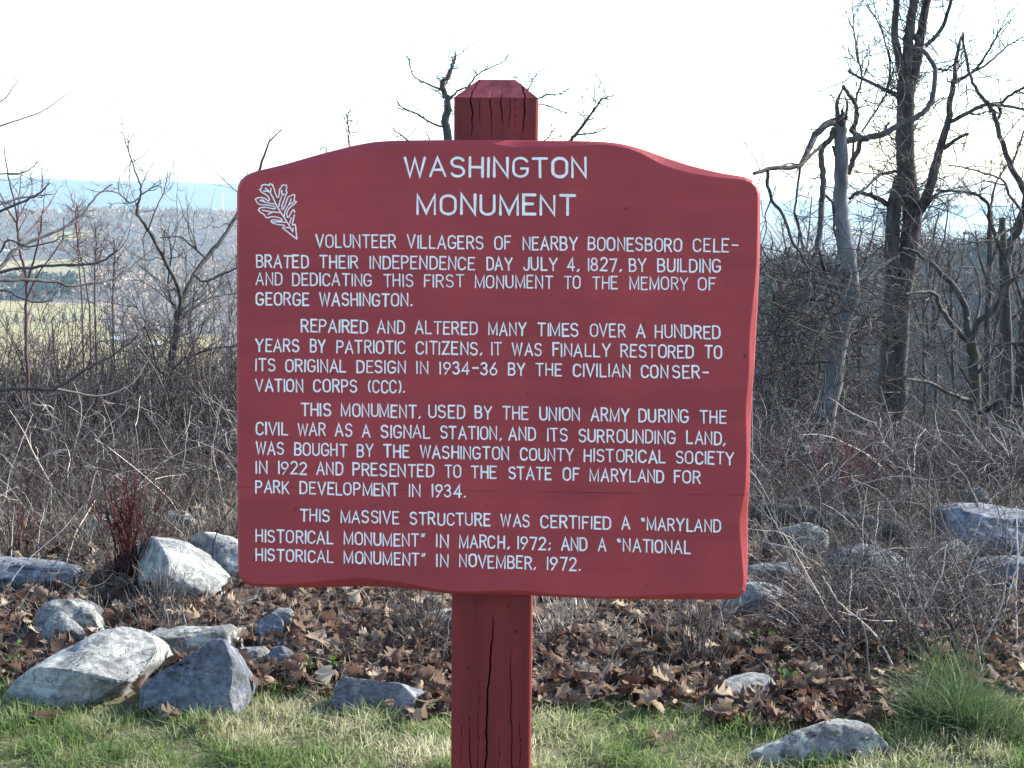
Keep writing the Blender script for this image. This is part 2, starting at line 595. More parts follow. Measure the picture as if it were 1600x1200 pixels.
def carve(x, y):
    """width in pixels of the hand-cut chamfer round the board's face"""
    top = y < 300 and not (x > 1183 and y > 288)
    if top:
        c = [(371, 3), (420, 8), (500, 12), (560, 14), (620, 6), (720, 4), (765, 5), (800, 14), (880, 11), (950, 4), (1000, 6), (1040, 16), (1080, 14), (1150, 6), (1188, 4)]
        v = x
    elif y > 900:
        c = [(372, 3), (460, 6), (510, 13), (570, 16), (620, 11), (680, 4), (740, 4), (800, 9), (860, 5), (930, 3), (1000, 5), (1080, 12), (1140, 11), (1165, 5)]
        v = x
    elif x > 1000:
        c = [(300, 4), (420, 5), (470, 9), (520, 13), (590, 9), (640, 11), (700, 6), (770, 7), (810, 17), (850, 14), (890, 8), (930, 5)]
        v = y
    else:
        c = [(280, 3), (500, 3), (700, 2), (900, 3)]
        v = y
    return float(np.interp(v, [q[0] for q in c], [q[1] for q in c]))


cw = np.array([carve(*p) for p in dense])
for _ in range(3):
    cw = 0.25 * np.roll(cw, 1) + 0.5 * cw + 0.25 * np.roll(cw, -1)
tang = np.roll(dense, -1, 0) - np.roll(dense, 1, 0)
tang /= np.linalg.norm(tang, axis=1, keepdims=True)
inn = np.stack([-tang[:, 1], tang[:, 0]], -1)
rings = []
TH = 0.055
m_px = 3.4 / F
for wfrac, yoff in ((1.0, 0.0), (0.82, 0.0012), (0.12, 0.011), (0.0, 0.0145), (0.0, TH - 0.006), (0.35, TH)):
    p = dense + inn * ((cw * wfrac)[:, None] if yoff < 0.03 else 4 * wfrac)
    s = on_sign(p[:, 0], p[:, 1], yoff if yoff < 0.03 else 0.0)
    # deeper cuts where the chamfer is wider
    yy = yoff * (0.5 + cw / 14) if yoff < 0.03 else np.full(len(s), yoff)
    rings.append(np.stack([s[:, 0], np.broadcast_to(yy, (len(s),)), s[:, 1]], -1))
n = len(dense)
bm = bmesh.new()
rv = [[bm.verts.new(tuple(q)) for q in ring] for ring in rings]
for a, b in zip(rv[:-1], rv[1:]):
    for i in range(n):
        bm.faces.new((a[i], a[(i + 1) % n], b[(i + 1) % n], b[i])).smooth = False
bm.faces.new(rv[0][::-1])
bm.faces.new(rv[-1])
bmesh.ops.recalc_face_normals(bm, faces=bm.faces)
me = bpy.data.meshes.new('board')
bm.to_mesh(me)
bm.free()
me.materials.append(M_board)
board = bpy.data.objects.new('board', me)
COL.objects.link(board)
board.parent = sign

# post: four sided, pyramid top, with real drying checks cut into the front
tl, tr = on_sign(709.3, 160, TH), on_sign(840.2, 160, TH)
bl, br_ = on_sign(704.6, 1188, TH), on_sign(827.6, 1188, TH)
zs_sh = float(on_sign(775, 152.5, TH)[1])


def post_edges(z):
    k = (z - bl[1]) / (tl[1] - bl[1])
    return bl[0] + (tl[0] - bl[0]) * k, br_[0] + (tr[0] - br_[0]) * k


CRACKS = []
for pl, wd, dp in ([[(735, 150), (737, 175), (738, 218)], 1.5, 0.02], [[(766, 152), (767, 190), (769, 218)], 0.9, 0.012], [[(783, 152), (785, 190), (784, 218)], 1.0, 0.012],
                   [[(820, 150), (818, 190), (816, 218)], 1.5, 0.02], [[(796, 196), (797, 218)], 0.7, 0.01], [[(750, 175), (752, 218)], 0.5, 0.006], [[(806, 165), (804, 218)], 0.4, 0.005],
                   [[(771, 955), (769, 1000), (764, 1060), (760, 1120), (761, 1160), (758, 1200)], 2.0, 0.03], [[(797, 1000), (798, 1070), (800, 1200)], 1.0, 0.012],
                   [[(735, 1110), (733, 1150), (736, 1200)], 1.0, 0.014], [[(748, 1040), (747, 1200)], 0.45, 0.006], [[(812, 1090), (813, 1200)], 0.5, 0.007], [[(720, 1080), (721, 1200)], 0.4, 0.005],
                   [[(780, 1130), (779, 1200)], 0.6, 0.008]):
    q = np.array(pl, float)
    CRACKS.append((on_sign(q[:, 0], q[:, 1], TH), wd * 0.72 * m_px, dp * 0.8))
NX, NZ = 170, 330
zbot = gz - 0.25
zz = np.concatenate([np.linspace(zbot, 0.62, 150)[:-1], np.linspace(0.62, 1.60, 30)[:-1], np.linspace(1.60, zs_sh, 60)])
NZ = len(zz)
uu = np.linspace(0, 1, NX)
Zg, Ug = np.meshgrid(zz, uu, indexing='ij')
L_, R_ = post_edges(Zg)
Xg = L_ + (R_ - L_) * Ug
dep = np.zeros_like(Xg)
for q, wd, dp in CRACKS:
    o_ = np.argsort(q[:, 1])
    qx = np.interp(Zg, q[o_, 1], q[o_, 0])
    lo, hi = q[:, 1].min(), q[:, 1].max()
    if hi > 1.5: hi = 5
    if lo < 0.3: lo = -5
    endf = np.clip((hi - Zg) / 0.10, 0, 1) * np.clip((Zg - lo) / 0.06, 0, 1)
    wob = 0.0012 * np.sin(Zg * 60 + wd * 9000) + 0.0007 * np.sin(Zg * 170)
    ww = wd * (0.35 + 0.65 * endf)
    dep = np.maximum(dep, dp * endf * np.clip(1 - np.abs(Xg - qx - wob) / ww, 0, 1))
dep += 0.0006 * np.abs(np.sin(Xg * 900 + 2 * np.sin(Zg * 4)))  # raised grain
edge = np.minimum(Ug, 1 - Ug) * 0.19
dep += np.clip(0.004 - edge, 0, 0.004) * 0.9
PW = float(tr[0] - tl[0])
PV = np.stack([Xg, TH + dep, Zg], -1).reshape(-1, 3)
i = np.arange(NX * NZ).reshape(NZ, NX)
pq = np.stack([i[:-1, :-1], i[:-1, 1:], i[1:, 1:], i[1:, :-1]], -1).reshape(-1, 4)
# back and sides
l0, r0 = post_edges(zz)
yb = TH + PW
base = NX * NZ
back = np.concatenate([np.stack([l0, np.full(NZ, yb), zz], -1), np.stack([r0, np.full(NZ, yb), zz], -1)])
kl = base + np.arange(NZ)
kr = base + NZ + np.arange(NZ)
fl = i[:, 0]
fr = i[:, -1]
sq = [np.stack([kl[:-1], fl[:-1], fl[1:], kl[1:]], -1), np.stack([fr[:-1], kr[:-1], kr[1:], fr[1:]], -1), np.stack([kr[:-1], kl[:-1], kl[1:], kr[1:]], -1)]
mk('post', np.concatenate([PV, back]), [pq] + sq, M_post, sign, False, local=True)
# top of the post: a weathered pyramid, its front slope cracked like the face below
tz = float(on_sign(782, 124.5, TH)[1]) + 0.004
cl, cr2 = post_edges(zs_sh)
ch = PW * 0.28
NT = 26
ut = np.linspace(0, 1, 131)
tt = np.linspace(0, 1, NT)
Tg, Ug = np.meshgrid(tt, ut, indexing='ij')
xl = cl + ch * Tg
xr = cr2 - ch * 0.98 * Tg
Xt = xl + (xr - xl) * Ug
Zt = zs_sh + (tz - zs_sh) * Tg
Yt = TH + ch * Tg
dt = np.zeros_like(Xt)
for q, wd, dp in CRACKS[:4]:
    o_ = np.argmax(q[:, 1])
    xc = q[o_, 0] + (0.018 if q[o_, 0] < 0 else -0.014) * Tg ** 1.4 * (1 if dp > 0.012 else 0.3)
    dt = np.maximum(dt, dp * np.clip(1 - np.abs(Xt - xc - 0.001 * np.sin(Tg * 14)) / wd, 0, 1) * (1 if dp > 0.012 else np.clip(0.5 - Tg, 0, 1)))
dt += 0.0004 * 0.0 * Xt
TV = np.stack([Xt, Yt + dt * 0.7, Zt - dt * 0.7], -1).reshape(-1, 3)
i = np.arange(NT * 131).reshape(NT, 131)
tq = np.stack([i[:-1, :-1], i[:-1, 1:], i[1:, 1:], i[1:, :-1]], -1).reshape(-1, 4)
nb = len(TV)
ext = np.array([[cl, yb, zs_sh], [cr2, yb, zs_sh], [cl + ch, yb - ch, tz], [cr2 - ch, yb - ch, tz]])
fb, ft = i[0], i[-1]
extra = [np.array([[fb[-1], nb + 1, nb + 3, ft[-1]], [nb + 0, fb[0], ft[0], nb + 2], [nb + 1, nb + 0, nb + 2, nb + 3], [ft[0], ft[-1], nb + 3, nb + 2]])]
mk('post_cap', np.concatenate([TV, ext]), [tq] + extra, M_cap, sign, False, local=True)


# ---- lettering: engraved single-stroke capitals
def arc(cx, cy, rx, ry, a0, a1, n=9):
    return [(cx + rx * math.cos(math.radians(a0 + (a1 - a0) * k / (n - 1))), cy + ry * math.sin(math.radians(a0 + (a1 - a0) * k / (n - 1)))) for k in range(n)]


def oval(w_, r=0.30):
    h = w_ / 2
    return arc(h, 1 - r, h, r, 90, 270 - 90, 7) + arc(h, r, h, r, 180, 360, 13) + arc(h, 1 - r, h, r, 0, 90, 7)


G = {
    'A': (.64, [[(0, 0), (.32, 1), (.64, 0)], [(.13, .34), (.51, .34)]]),
    'B': (.54, [[(0, .52), (0, 1), (.28, 1)] + arc(.28, .76, .22, .24, 80, -90) + [(0, .52), (0, 0), (.3, 0)] + arc(.3, .26, .24, .26, -80, 90)]),
    'C': (.58, [arc(.29, .70, .29, .30, 20, 180, 9) + arc(.29, .30, .29, .30, 180, 340, 9)]),
    'D': (.56, [[(0, 0), (0, 1), (.2, 1)] + arc(.22, .66, .34, .34, 85, 0, 6) + arc(.22, .34, .34, .34, 0, -90, 7) + [(0, 0)]]),
    'E': (.48, [[(.48, 1), (0, 1), (0, 0), (.48, 0)], [(0, .53), (.38, .53)]]),
    'F': (.46, [[(.46, 1), (0, 1), (0, 0)], [(0, .53), (.37, .53)]]),
    'G': (.6, [arc(.3, .70, .3, .30, 25, 180, 9) + arc(.3, .30, .3, .30, 180, 350, 10) + [(.6, .44), (.34, .44)]]),
    'H': (.54, [[(0, 0), (0, 1)], [(.54, 0), (.54, 1)], [(0, .5), (.54, .5)]]),
    'I': (.0, [[(0, 0), (0, 1)]]),
    'J': (.42, [[(.42, 1), (.42, .24)] + arc(.21, .24, .21, .24, 0, -170, 8)]),
    'K': (.56, [[(0, 0), (0, 1)], [(.54, 1), (0, .36)], [(.17, .56), (.56, 0)]]),
    'L': (.46, [[(0, 1), (0, 0), (.46, 0)]]),
    'M': (.72, [[(0, 0), (0, 1), (.36, .06), (.72, 1), (.72, 0)]]),
    'N': (.56, [[(0, 0), (0, 1), (.56, 0), (.56, 1)]]),
    'O': (.6, [oval(.6)]),
    'P': (.52, [[(0, 0), (0, 1), (.26, 1)] + arc(.26, .74, .26, .26, 85, -90) + [(0, .48)]]),
    'R': (.54, [[(0, 0), (0, 1), (.26, 1)] + arc(.26, .75, .26, .25, 85, -90) + [(0, .5)], [(.26, .5), (.54, 0)]]),
    'S': (.54, [arc(.27, .76, .26, .24, 25, 250, 11) + arc(.27, .26, .27, .26, 80, -155, 12)]),
    'T': (.58, [[(0, 1), (.58, 1)], [(.29, 1), (.29, 0)]]),
    'U': (.56, [[(0, 1), (0, .28)] + arc(.28, .28, .28, .28, 180, 360, 11) + [(.56, 1)]]),
    'V': (.62, [[(0, 1), (.31, 0), (.62, 1)]]),
    'W': (.84, [[(0, 1), (.21, 0), (.42, .95), (.63, 0), (.84, 1)]]),
    'Y': (.62, [[(0, 1), (.31, .46), (.62, 1)], [(.31, .46), (.31, 0)]]),
    'Z': (.54, [[(0, 1), (.54, 1), (0, 0), (.54, 0)]]),
    '1': (.0, [[(0, 0), (0, 1)]]),
    '2': (.5, [arc(.25, .74, .25, .26, 160, -30, 9) + [(0, 0), (.5, 0)]]),
    '3': (.5, [arc(.24, .77, .22, .23, 155, -90, 10), arc(.24, .27, .26, .27, 90, -155, 11)]),
    '4': (.56, [[(.42, 0), (.42, 1), (0, .28), (.56, .28)]]),
    '6': (.52, [[(.42, 1), (.1, .52)] + arc(.26, .28, .26, .28, 150, 510, 17)]),
    '7': (.52, [[(0, 1), (.52, 1), (.2, 0)]]),
    '8': (.5, [arc(.25, .76, .21, .24, -90, 270, 15), arc(.25, .26, .25, .26, -270, 90, 15)]),
    '9': (.52, [arc(.26, .72, .26, .28, -30, 330, 17) + [(.12, 0)]]),
    '-': (.42, [[(0, .52), (.42, .52)]]),
    '.': (.05, [[(0, .04), (.05, .07)]]),
    ',': (.1, [[(.1, .1), (0, -.04)]]),
    ';': (.1, [[(.08, .5), (.1, .53)], [(.1, .1), (0, -.04)]]),
    '(': (.16, [arc(.4, .5, .4, .62, 130, 230, 9)]),
    ')': (.16, [arc(-.24, .5, .4, .62, 50, -50, 9)]),
    '“': (.24, [[(0, 1), (.07, .8)], [(.16, 1), (.23, .8)]]),
    '”': (.24, [[(.08, 1), (0, .78)], [(.25, 1), (.17, .78)]]),
}
LINES = [
    (245.5, 247, 277.2, 278.8, 2.35, [('WASHINGTON', 631.5, 916.5)]),
    (303.7, 305.5, 335.8, 337.5, 2.35, [('MONUMENT', 651.5, 899)]),
    (366, 373.5, 386.8, 394.6, 1.35, [('VOLUNTEER', 493, 619), ('VILLAGERS', 636.3, 755.5), ('OF', 772.5, 798.5), ('NEARBY', 816.8, 902.5), ('BOONESBORO', 918.8, 1065.5), ('CELE-', 1082.8, 1153)]),
    (398, 405.5, 418.4, 426.4, 1.35, [('BRATED', 400.5, 482), ('THEIR', 499, 560), ('INDEPENDENCE', 577.5, 742), ('DAY', 760, 800.5), ('JULY', 817.5, 870.5), ('4,', 886.8, 905), ('1827,', 918.5, 971), ('BY', 983, 1010), ('BUILDING', 1027.3, 1126.5)]),
    (426, 434, 445.9, 454.3, 1.2, [('AND', 399.5, 440.5), ('DEDICATING', 457, 581), ('THIS', 599.5, 645.5), ('FIRST', 663, 725), ('MONUMENT', 742.3, 863.5), ('TO', 881, 907), ('THE', 925.3, 965.5), ('MEMORY', 984, 1075.3), ('OF', 1090.8, 1118)]),
    (457, 459, 477.4, 479.4, 1.4, [('GEORGE', 400.3, 482.3), ('WASHINGTON.', 499, 644)]),
    (499, 509, 519.3, 530, 1.35, [('REPAIRED', 470.5, 574.5), ('AND', 590, 632), ('ALTERED', 648.3, 746), ('MANY', 763.5, 822.3), ('TIMES', 839.5, 904.3), ('OVER', 921.3, 977), ('A', 992.5, 1006.8), ('HUNDRED', 1023.3, 1125.5)]),
    (529.5, 540.5, 549.9, 561, 1.35, [('YEARS', 399.5, 467.5), ('BY', 484.3, 508.5), ('PATRIOTIC', 525.5, 633.5), ('CITIZENS,', 650, 753.5), ('IT', 767.8, 784.5), ('WAS', 800.5, 846), ('FINALLY', 863.5, 953.8), ('RESTORED', 969.8, 1084), ('TO', 1101, 1128)]),
    (560.5, 572, 580.2, 592.4, 1.35, [('ITS', 399.5, 430.5), ('ORIGINAL', 446.3, 541), ('DESIGN', 557.3, 633.5), ('IN', 651, 668.5), ('1934-36', 687.8, 777), ('BY', 794.3, 820.5), ('THE', 837, 877.3), ('CIVILIAN', 895.5, 984.8), ('CON', 1001.8, 1043.5), ('SER-', 1051, 1107)]),
    (592, 594.5, 612, 614.8, 1.4, [('VATION', 399.5, 473.5), ('CORPS', 490.3, 558.5), ('(CCC).', 574.8, 632.5)]),
    (629.5, 641.5, 649.9, 662.3, 1.35, [('THIS', 470, 517.3), ('MONUMENT,', 533.3, 657.3), ('USED', 669.8, 726), ('BY', 742.3, 768.8), ('THE', 785, 825.8), ('UNION', 842.8, 906), ('ARMY', 923.3, 982.5), ('DURING', 998.5, 1076.5), ('THE', 1093.8, 1134.8)]),
    (659.5, 675, 679.6, 695.8, 1.35, [('CIVIL', 399.5, 450), ('WAR', 464.5, 508.8), ('AS', 523.8, 550.3), ('A', 565.8, 578.8), ('SIGNAL', 595.3, 671.3), ('STATION,', 687.8, 784), ('AND', 795, 837.3), ('ITS', 854.5, 886.8), ('SURROUNDING', 904, 1055.5), ('LAND,', 1072.8, 1134)]),
    (690.5, 706.5, 710.6, 726.6, 1.35, [('WAS', 399.5, 443.5), ('BOUGHT', 459.8, 542), ('BY', 557.8, 583.3), ('THE', 599.5, 639.8), ('WASHINGTON', 656, 795.5), ('COUNTY', 812.8, 896.8), ('HISTORICAL', 912.8, 1040), ('SOCIETY', 1056.3, 1147.3)]),
    (720, 736, 740, 756, 1.35, [('IN', 399.8, 417.3), ('1922', 434.8, 479.3), ('AND', 494.5, 535.5), ('PRESENTED', 551.3, 678), ('TO', 694.5, 720.3), ('THE', 736, 776.5), ('STATE', 794, 862), ('OF', 879.3, 904.5), ('MARYLAND', 922, 1037.3), ('FOR', 1053.3, 1094.3)]),
    (751, 758.5, 770.8, 778.3, 1.4, [('PARK', 399.8, 452), ('DEVELOPMENT', 468.3, 623.5), ('IN', 639.3, 657.3), ('1934.', 675.3, 727)]),
    (795.5, 812, 815.2, 832, 1.35, [('THIS', 469, 515.3), ('MASSIVE', 532.3, 623.8), ('STRUCTURE', 640.8, 766), ('WAS', 783, 827.3), ('CERTIFIED', 844.8, 954.3), ('A', 970.8, 983.8), ('“MARYLAND', 1001.5, 1125.8)]),
    (827.5, 845, 847.5, 865.6, 1.35, [('HISTORICAL', 399.8, 521), ('MONUMENT”', 537.3, 664.3), ('IN', 682, 700.3), ('MARCH,', 717.8, 795.3), ('1972;', 808.5, 860.3), ('AND', 877, 918), ('A', 935, 947.5), ('“NATIONAL', 964, 1079)]),
    (857, 872, 876.3, 892.5, 1.35, [('HISTORICAL', 399.8, 521), ('MONUMENT”', 537.3, 664.8), ('IN', 682.3, 700), ('NOVEMBER,', 717.8, 838), ('1972.', 855.3, 907)]),
]


def ribbon(poly, hw, lift, V, Q):
    """a shallow routed stroke with round ends, along pixel polyline `poly`"""
    p = np.asarray(poly, float)
    keep = [0]
    for k in range(1, len(p)):
        if np.hypot(*(p[k] - p[keep[-1]])) > 0.35: keep.append(k)
    p = p[keep]
    if len(p) < 2: p = np.array([p[0], p[0] + (0.6, 0.2)])
    d = np.diff(p, axis=0)
    d /= np.linalg.norm(d, axis=1, keepdims=True)
    tn = np.vstack([d[:1], d[:-1] + d[1:], d[-1:]])
    ln = np.linalg.norm(tn, axis=1, keepdims=True)
    tn = np.where(ln > 1e-3, tn / np.maximum(ln, 1e-6), np.vstack([d[:1], d]))
    cosh = np.ones(len(p))
    for k in range(1, len(p) - 1):
        cosh[k] = max(0.45, float(np.dot(tn[k], d[k])))
    nr = np.stack([-tn[:, 1], tn[:, 0]], -1) / cosh[:, None]
    P, W, Nn = [], [], []
    for f_, w_ in ((1.0, 0.05), (0.85, 0.53), (0.5, 0.87)):
        P.append(p[0] - tn[0] * hw * f_); W.append(w_); Nn.append(nr[0])
    for k in range(len(p)):
        P.append(p[k]); W.append(1.0); Nn.append(nr[k])
    for f_, w_ in ((0.5, 0.87), (0.85, 0.53), (1.0, 0.05)):
        P.append(p[-1] + tn[-1] * hw * f_); W.append(w_); Nn.append(nr[-1])
    P = np.array(P); W = np.array(W)[:, None] * hw * (1 + 0.08 * rng.normal(size=(len(P), 1))); Nn = np.array(Nn)
    b0 = len(V)
    for off, y in ((-1.0, 0.0003), (-0.85, -lift), (0.0, -lift * 0.8), (0.85, -lift), (1.0, 0.0003)):
        s_ = on_sign(*(P + Nn * W * off).T, 0.0)
        V.extend(np.stack([s_[:, 0], np.full(len(P), y), s_[:, 1]], -1).tolist())
    n_ = len(P)
    for a in range(4):
        for k in range(n_ - 1):
            Q.append((b0 + a * n_ + k, b0 + a * n_ + k + 1, b0 + (a + 1) * n_ + k + 1, b0 + (a + 1) * n_ + k))


for (t0, t1, b0_, b1_, hw, words) in LINES:
    V, Q = [], []
    X0, X1 = words[0][1], words[-1][2]
    k_ = 0
    for word, wx0, wx1 in words:
        gap = 0.25
        adv = []
        x = 0.0
        for ci, chh in enumerate(word):
            g_ = 0.3 if chh in '.,;-”' or (ci and word[ci - 1] in '“(') else gap
            if ci: x += g_
            adv.append(x)
            x += G[chh][0]
        sx = (wx1 - wx0 - 2 * hw * 0.6) / max(x, 1e-3)
        for chh, ax in zip(word, adv):
            jx, jy = rng.normal(0, 0.35), rng.normal(0, 0.35)
            rot = rng.normal(0, 0.012)
            hj = 1 + rng.normal(0, 0.015)
            hwj = hw * 0.96 * (1 + rng.normal(0, 0.07))
            for si, st in enumerate(G[chh][1]):
                poly = []
                for (gx, gy) in st:
                    xx = wx0 + hw * 0.6 + (ax + gx) * sx + jx
                    u_ = (xx - X0) / (X1 - X0)
                    yb_ = b0_ + (b1_ - b0_) * u_
                    yt_ = t0 + (t1 - t0) * u_
                    yy = yb_ - hw * 0.9 - (yb_ - yt_ - hw * 1.2) * gy * hj + jy + rot * (gx * sx)
                    poly.append((xx + rot * gy * 20, yy))
                ribbon(poly, hwj, 0.0009 + 0.00012 * ((si + k_) % 5), V, Q)
            k_ += 1
    mk('lettering_line', V, [np.array(Q)], M_letter, sign, False, local=True).parent = board

LEAF = [[(775, 1050), (570, 888), (598, 862), (588, 848), (500, 838), (425, 818), (402, 792), (418, 770), (470, 772), (530, 785), (560, 780), (560, 765), (530, 745), (470, 728), (410, 724), (360, 742), (330, 735), (300, 692), (250, 660), (220, 630), (236, 602), (280, 590), (340, 592), (400, 605), (450, 615), (467, 602), (450, 580), (400, 565), (340, 557), (280, 554), (230, 546), (200, 520), (175, 475), (210, 453), (270, 448), (320, 466), (362, 500), (382, 482), (365, 440), (320, 400), (270, 375), (237, 335), (266, 312), (264, 278), (300, 260), (350, 266), (375, 276), (385, 250), (420, 262), (445, 320), (465, 390), (488, 448), (510, 446), (520, 390), (522, 330), (550, 308), (555, 282), (580, 262), (595, 276), (625, 270), (628, 310), (615, 345), (634, 375), (615, 420), (590, 480), (562, 560), (555, 612), (575, 622), (605, 560), (630, 490), (650, 440), (700, 420), (720, 403), (745, 413), (740, 460), (732, 495), (768, 510), (740, 540), (690, 580), (650, 622), (628, 680), (635, 732), (656, 736), (680, 690), (700, 650), (725, 625), (741, 640), (743, 662)],
        [(738, 702), (725, 760), (710, 820), (712, 847), (750, 836), (757, 870), (775, 1050)],
        [(370, 350), (430, 450), (480, 560), (540, 660), (600, 750), (660, 850), (715, 942)],
        [(320, 315), (375, 360)], [(295, 355), (345, 356), (378, 372)], [(402, 315), (396, 385)],
        [(240, 490), (330, 520), (470, 545)], [(270, 478), (318, 512)], [(280, 632), (400, 655), (530, 665)], [(360, 690), (425, 658)], [(430, 800), (540, 800), (622, 806)],
        [(560, 352), (562, 420), (530, 500), (512, 580)], [(602, 393), (562, 422)], [(692, 470), (660, 550), (605, 640), (592, 715)], [(722, 515), (660, 552)], [(695, 742), (664, 842)],
        [(615, 882), (680, 885)], [(722, 892), (715, 942)], [(548, 345), (562, 420)]]
V, Q = [], []
for k_, st in enumerate(LEAF):
    q = np.array(st, float) / 9.233 + np.array([380, 260])
    ribbon(q, 1.0, 0.0009 + 0.00012 * (k_ % 6), V, Q)
mk('leaf_emblem', V, [np.array(Q)], M_letter, sign, False, local=True).parent = board


# ------------------------------------------------------------------ rocks
ROCKS = []


def rock(name, label, poly, tilt, thick, material, seed, bulge=0.12, ridge=None, rough=1.0):
    ed = np.array([p_[2] if len(p_) > 2 else 0.0 for p_ in poly])
    q = np.array([p_[:2] for p_ in poly], float)
    xb = q[q[:, 1].argmax(), 0]
    ymax = q[:, 1].max()
    base_ = gpt(xb, ymax)
    D0 = base_[1]
    hz = (ymax - q[:, 1]) / F * D0
    P = pts(q[:, 0], q[:, 1], D0 + tilt * hz + ed)
    H = hz.max()
    cx = q.mean(0)
    W = (q[:, 0].max() - q[:, 0].min()) / F * D0
    low = P[hz < H * 0.45].copy(); low[:, 2] -= 0.09
    bk = P.copy(); bk[:, 1] += thick; bk[:, 2] -= 0.25 * hz + 0.04
    sq_ = (q - cx) * 0.6 + cx
    fr_ = pts(sq_[:, 0], sq_[:, 1], D0 + tilt * (ymax - sq_[:, 1]) / F * D0 - bulge * W * rng.uniform(0.4, 1.0, len(q)))
    allp = [P, low, bk, fr_] if ridge is None else [P, low, bk]
    if ridge is not None:
        rp = np.array(ridge, float)
        allp.append(pts(rp[:, 0], rp[:, 1], D0 + rp[:, 2]))
    allp = np.concatenate(allp)
    bm = bmesh.new()
    vs = [bm.verts.new(tuple(p)) for p in allp]
    bmesh.ops.convex_hull(bm, input=vs)
    loose = [v for v in bm.verts if not v.link_faces]
    bmesh.ops.delete(bm, geom=loose, context='VERTS')
    bmesh.ops.dissolve_limit(bm, angle_limit=0.12, verts=bm.verts, edges=bm.edges)
    bmesh.ops.triangulate(bm, faces=bm.faces)
    size = max(W, H)
    bmesh.ops.bevel(bm, geom=list(bm.edges), offset=size * 0.022, segments=1, profile=0.6, affect='EDGES')
    bmesh.ops.triangulate(bm, faces=bm.faces)
    for _ in range(5):
        lng = [e for e in bm.edges if e.calc_length() > size * 0.032]
        if not lng: break
        bmesh.ops.subdivide_edges(bm, edges=lng, cuts=1, use_grid_fill=True)
        bmesh.ops.triangulate(bm, faces=bm.faces)
    rnd_ = random.Random(seed)
    for _ in range(10):
        d = Vector((rnd_.gauss(0, 1), rnd_.gauss(0, 1) - 0.3, rnd_.gauss(0, 0.8) + 0.25)).normalized()
        cut = max(v.co.dot(d) for v in bm.verts) - size * rnd_.uniform(0.03, 0.105)
        for v in bm.verts:
            e_ = v.co.dot(d) - cut
            if e_ > 0: v.co -= d * e_
    bm.normal_update()
    off = Vector((seed * 7.3, seed * 2.9, seed * 5.1))
    for v in bm.verts:
        c = v.co / size
        k = mnoise.fractal(c * 3.0 + off, 0.9, 2.2, 5) * 0.026 + mnoise.noise(c * 1.6 + off) * 0.008 + mnoise.fractal(c * 14 + off, 0.8, 2.1, 3) * 0.005
        c2 = Vector((c.x * 1.2, c.y * 2, c.z * 9 + c.x * 1.5)) + off
        k += (abs(mnoise.noise(c2)) - 0.25) * 0.022      # ledges along the bedding
        v.co += v.normal * k * size * rough
    origin = Vector((float(P[:, 0].mean()), float(P[:, 1].mean()), float(ground(P[:, 0].mean(), P[:, 1].mean()))))
    for v in bm.verts: v.co -= origin
    for f in bm.faces: f.smooth = True
    me = bpy.data.meshes.new(name)
    bm.to_mesh(me); bm.free()
    me.materials.append(material)
    o = bpy.data.objects.new(name, me)
    o.location = origin
    COL.objects.link(o)
    ROCKS.append(o)
    return tag(o, label, 'rock')


RB = (0.125, 0.138, 0.16)
RG = (0.16, 0.162, 0.155)
LI = (0.47, 0.49, 0.43)
mr_blue = [rock_mat('blue_grey_quartzite', RB, (0.26, 0.27, 0.28), 0.3, k) for k in range(4)]
mr_pale = [rock_mat('pale_lichened_rock', (0.21, 0.215, 0.205), (0.36, 0.365, 0.33), 0.45, k + 4) for k in range(4)]
mr_grey = [rock_mat('grey_rock', RG, (0.38, 0.40, 0.35), 0.45, k + 8) for k in range(4)]
rock('boulder', 'large pale grey rock with a pointed left end lying flat in the left foreground', [(2, 1090), (50, 1042), (100, 1014), (150, 990), (197, 974), (228, 985), (246, 1010), (240, 1038), (185, 1062), (120, 1088), (30, 1102)], 1.15, 0.25, mr_pale[0], 1, 0.03, ridge=[(40, 1056, -0.02), (100, 1054, -0.07), (150, 1058, -0.08), (205, 1052, -0.03)])
rock('rock', 'bluish grey rock with slanting face at the lawn edge right of the pale boulder', [(198, 1084), (238, 1052), (290, 1022), (335, 998), (352, 1000), (366, 1030), (386, 1072), (375, 1092), (330, 1112), (262, 1122), (215, 1108)], 0.55, 0.2, mr_blue[0], 2, 0.05)
rock('rock', 'flat-topped grey slab directly behind the bluish slanting rock', [(231, 986), (268, 972), (345, 970), (372, 982), (370, 1012), (300, 1030), (240, 1018)], 0.7, 0.22, mr_grey[0], 3)
rock('rock', 'small upright bluish rock among leaves below the sign board left corner', [(400, 985), (408, 962), (424, 954), (440, 966), (446, 996), (430, 1010), (404, 1006)], 0.5, 0.1, mr_blue[1], 4)
rock('rock', 'small angular grey rock leaning behind the small upright bluish rock', [(420, 962), (430, 950), (452, 945), (463, 962), (458, 980), (440, 985)], 0.6, 0.1, mr_grey[1], 5)
rock('rock', 'low flat grey rock touching the right side of the bluish slanting rock', [(358, 1022), (372, 1010), (415, 1010), (420, 1030), (400, 1042), (362, 1040)], 0.7, 0.12, mr_grey[2], 6)
rock('rock', 'small rounded pale blue rock half buried in leaves under the sign board left end', [(408, 1030), (425, 1012), (442, 1008), (460, 1022), (466, 1040), (440, 1050), (412, 1046)], 0.8, 0.12, mr_blue[2], 7)
rock('rock', 'broken brownish grey rock wedged against the right foot of the bluish slanting rock', [(352, 1070), (368, 1045), (384, 1055), (392, 1085), (380, 1095), (358, 1092)], 0.4, 0.08, mr_grey[3], 17)
rock('rock', 'weathered blue-grey rock behind the large pale rock near the left edge', [(52, 962), (78, 938), (118, 932), (150, 955), (158, 985), (110, 1004), (60, 1000)], 0.7, 0.2, mr_grey[0], 8)
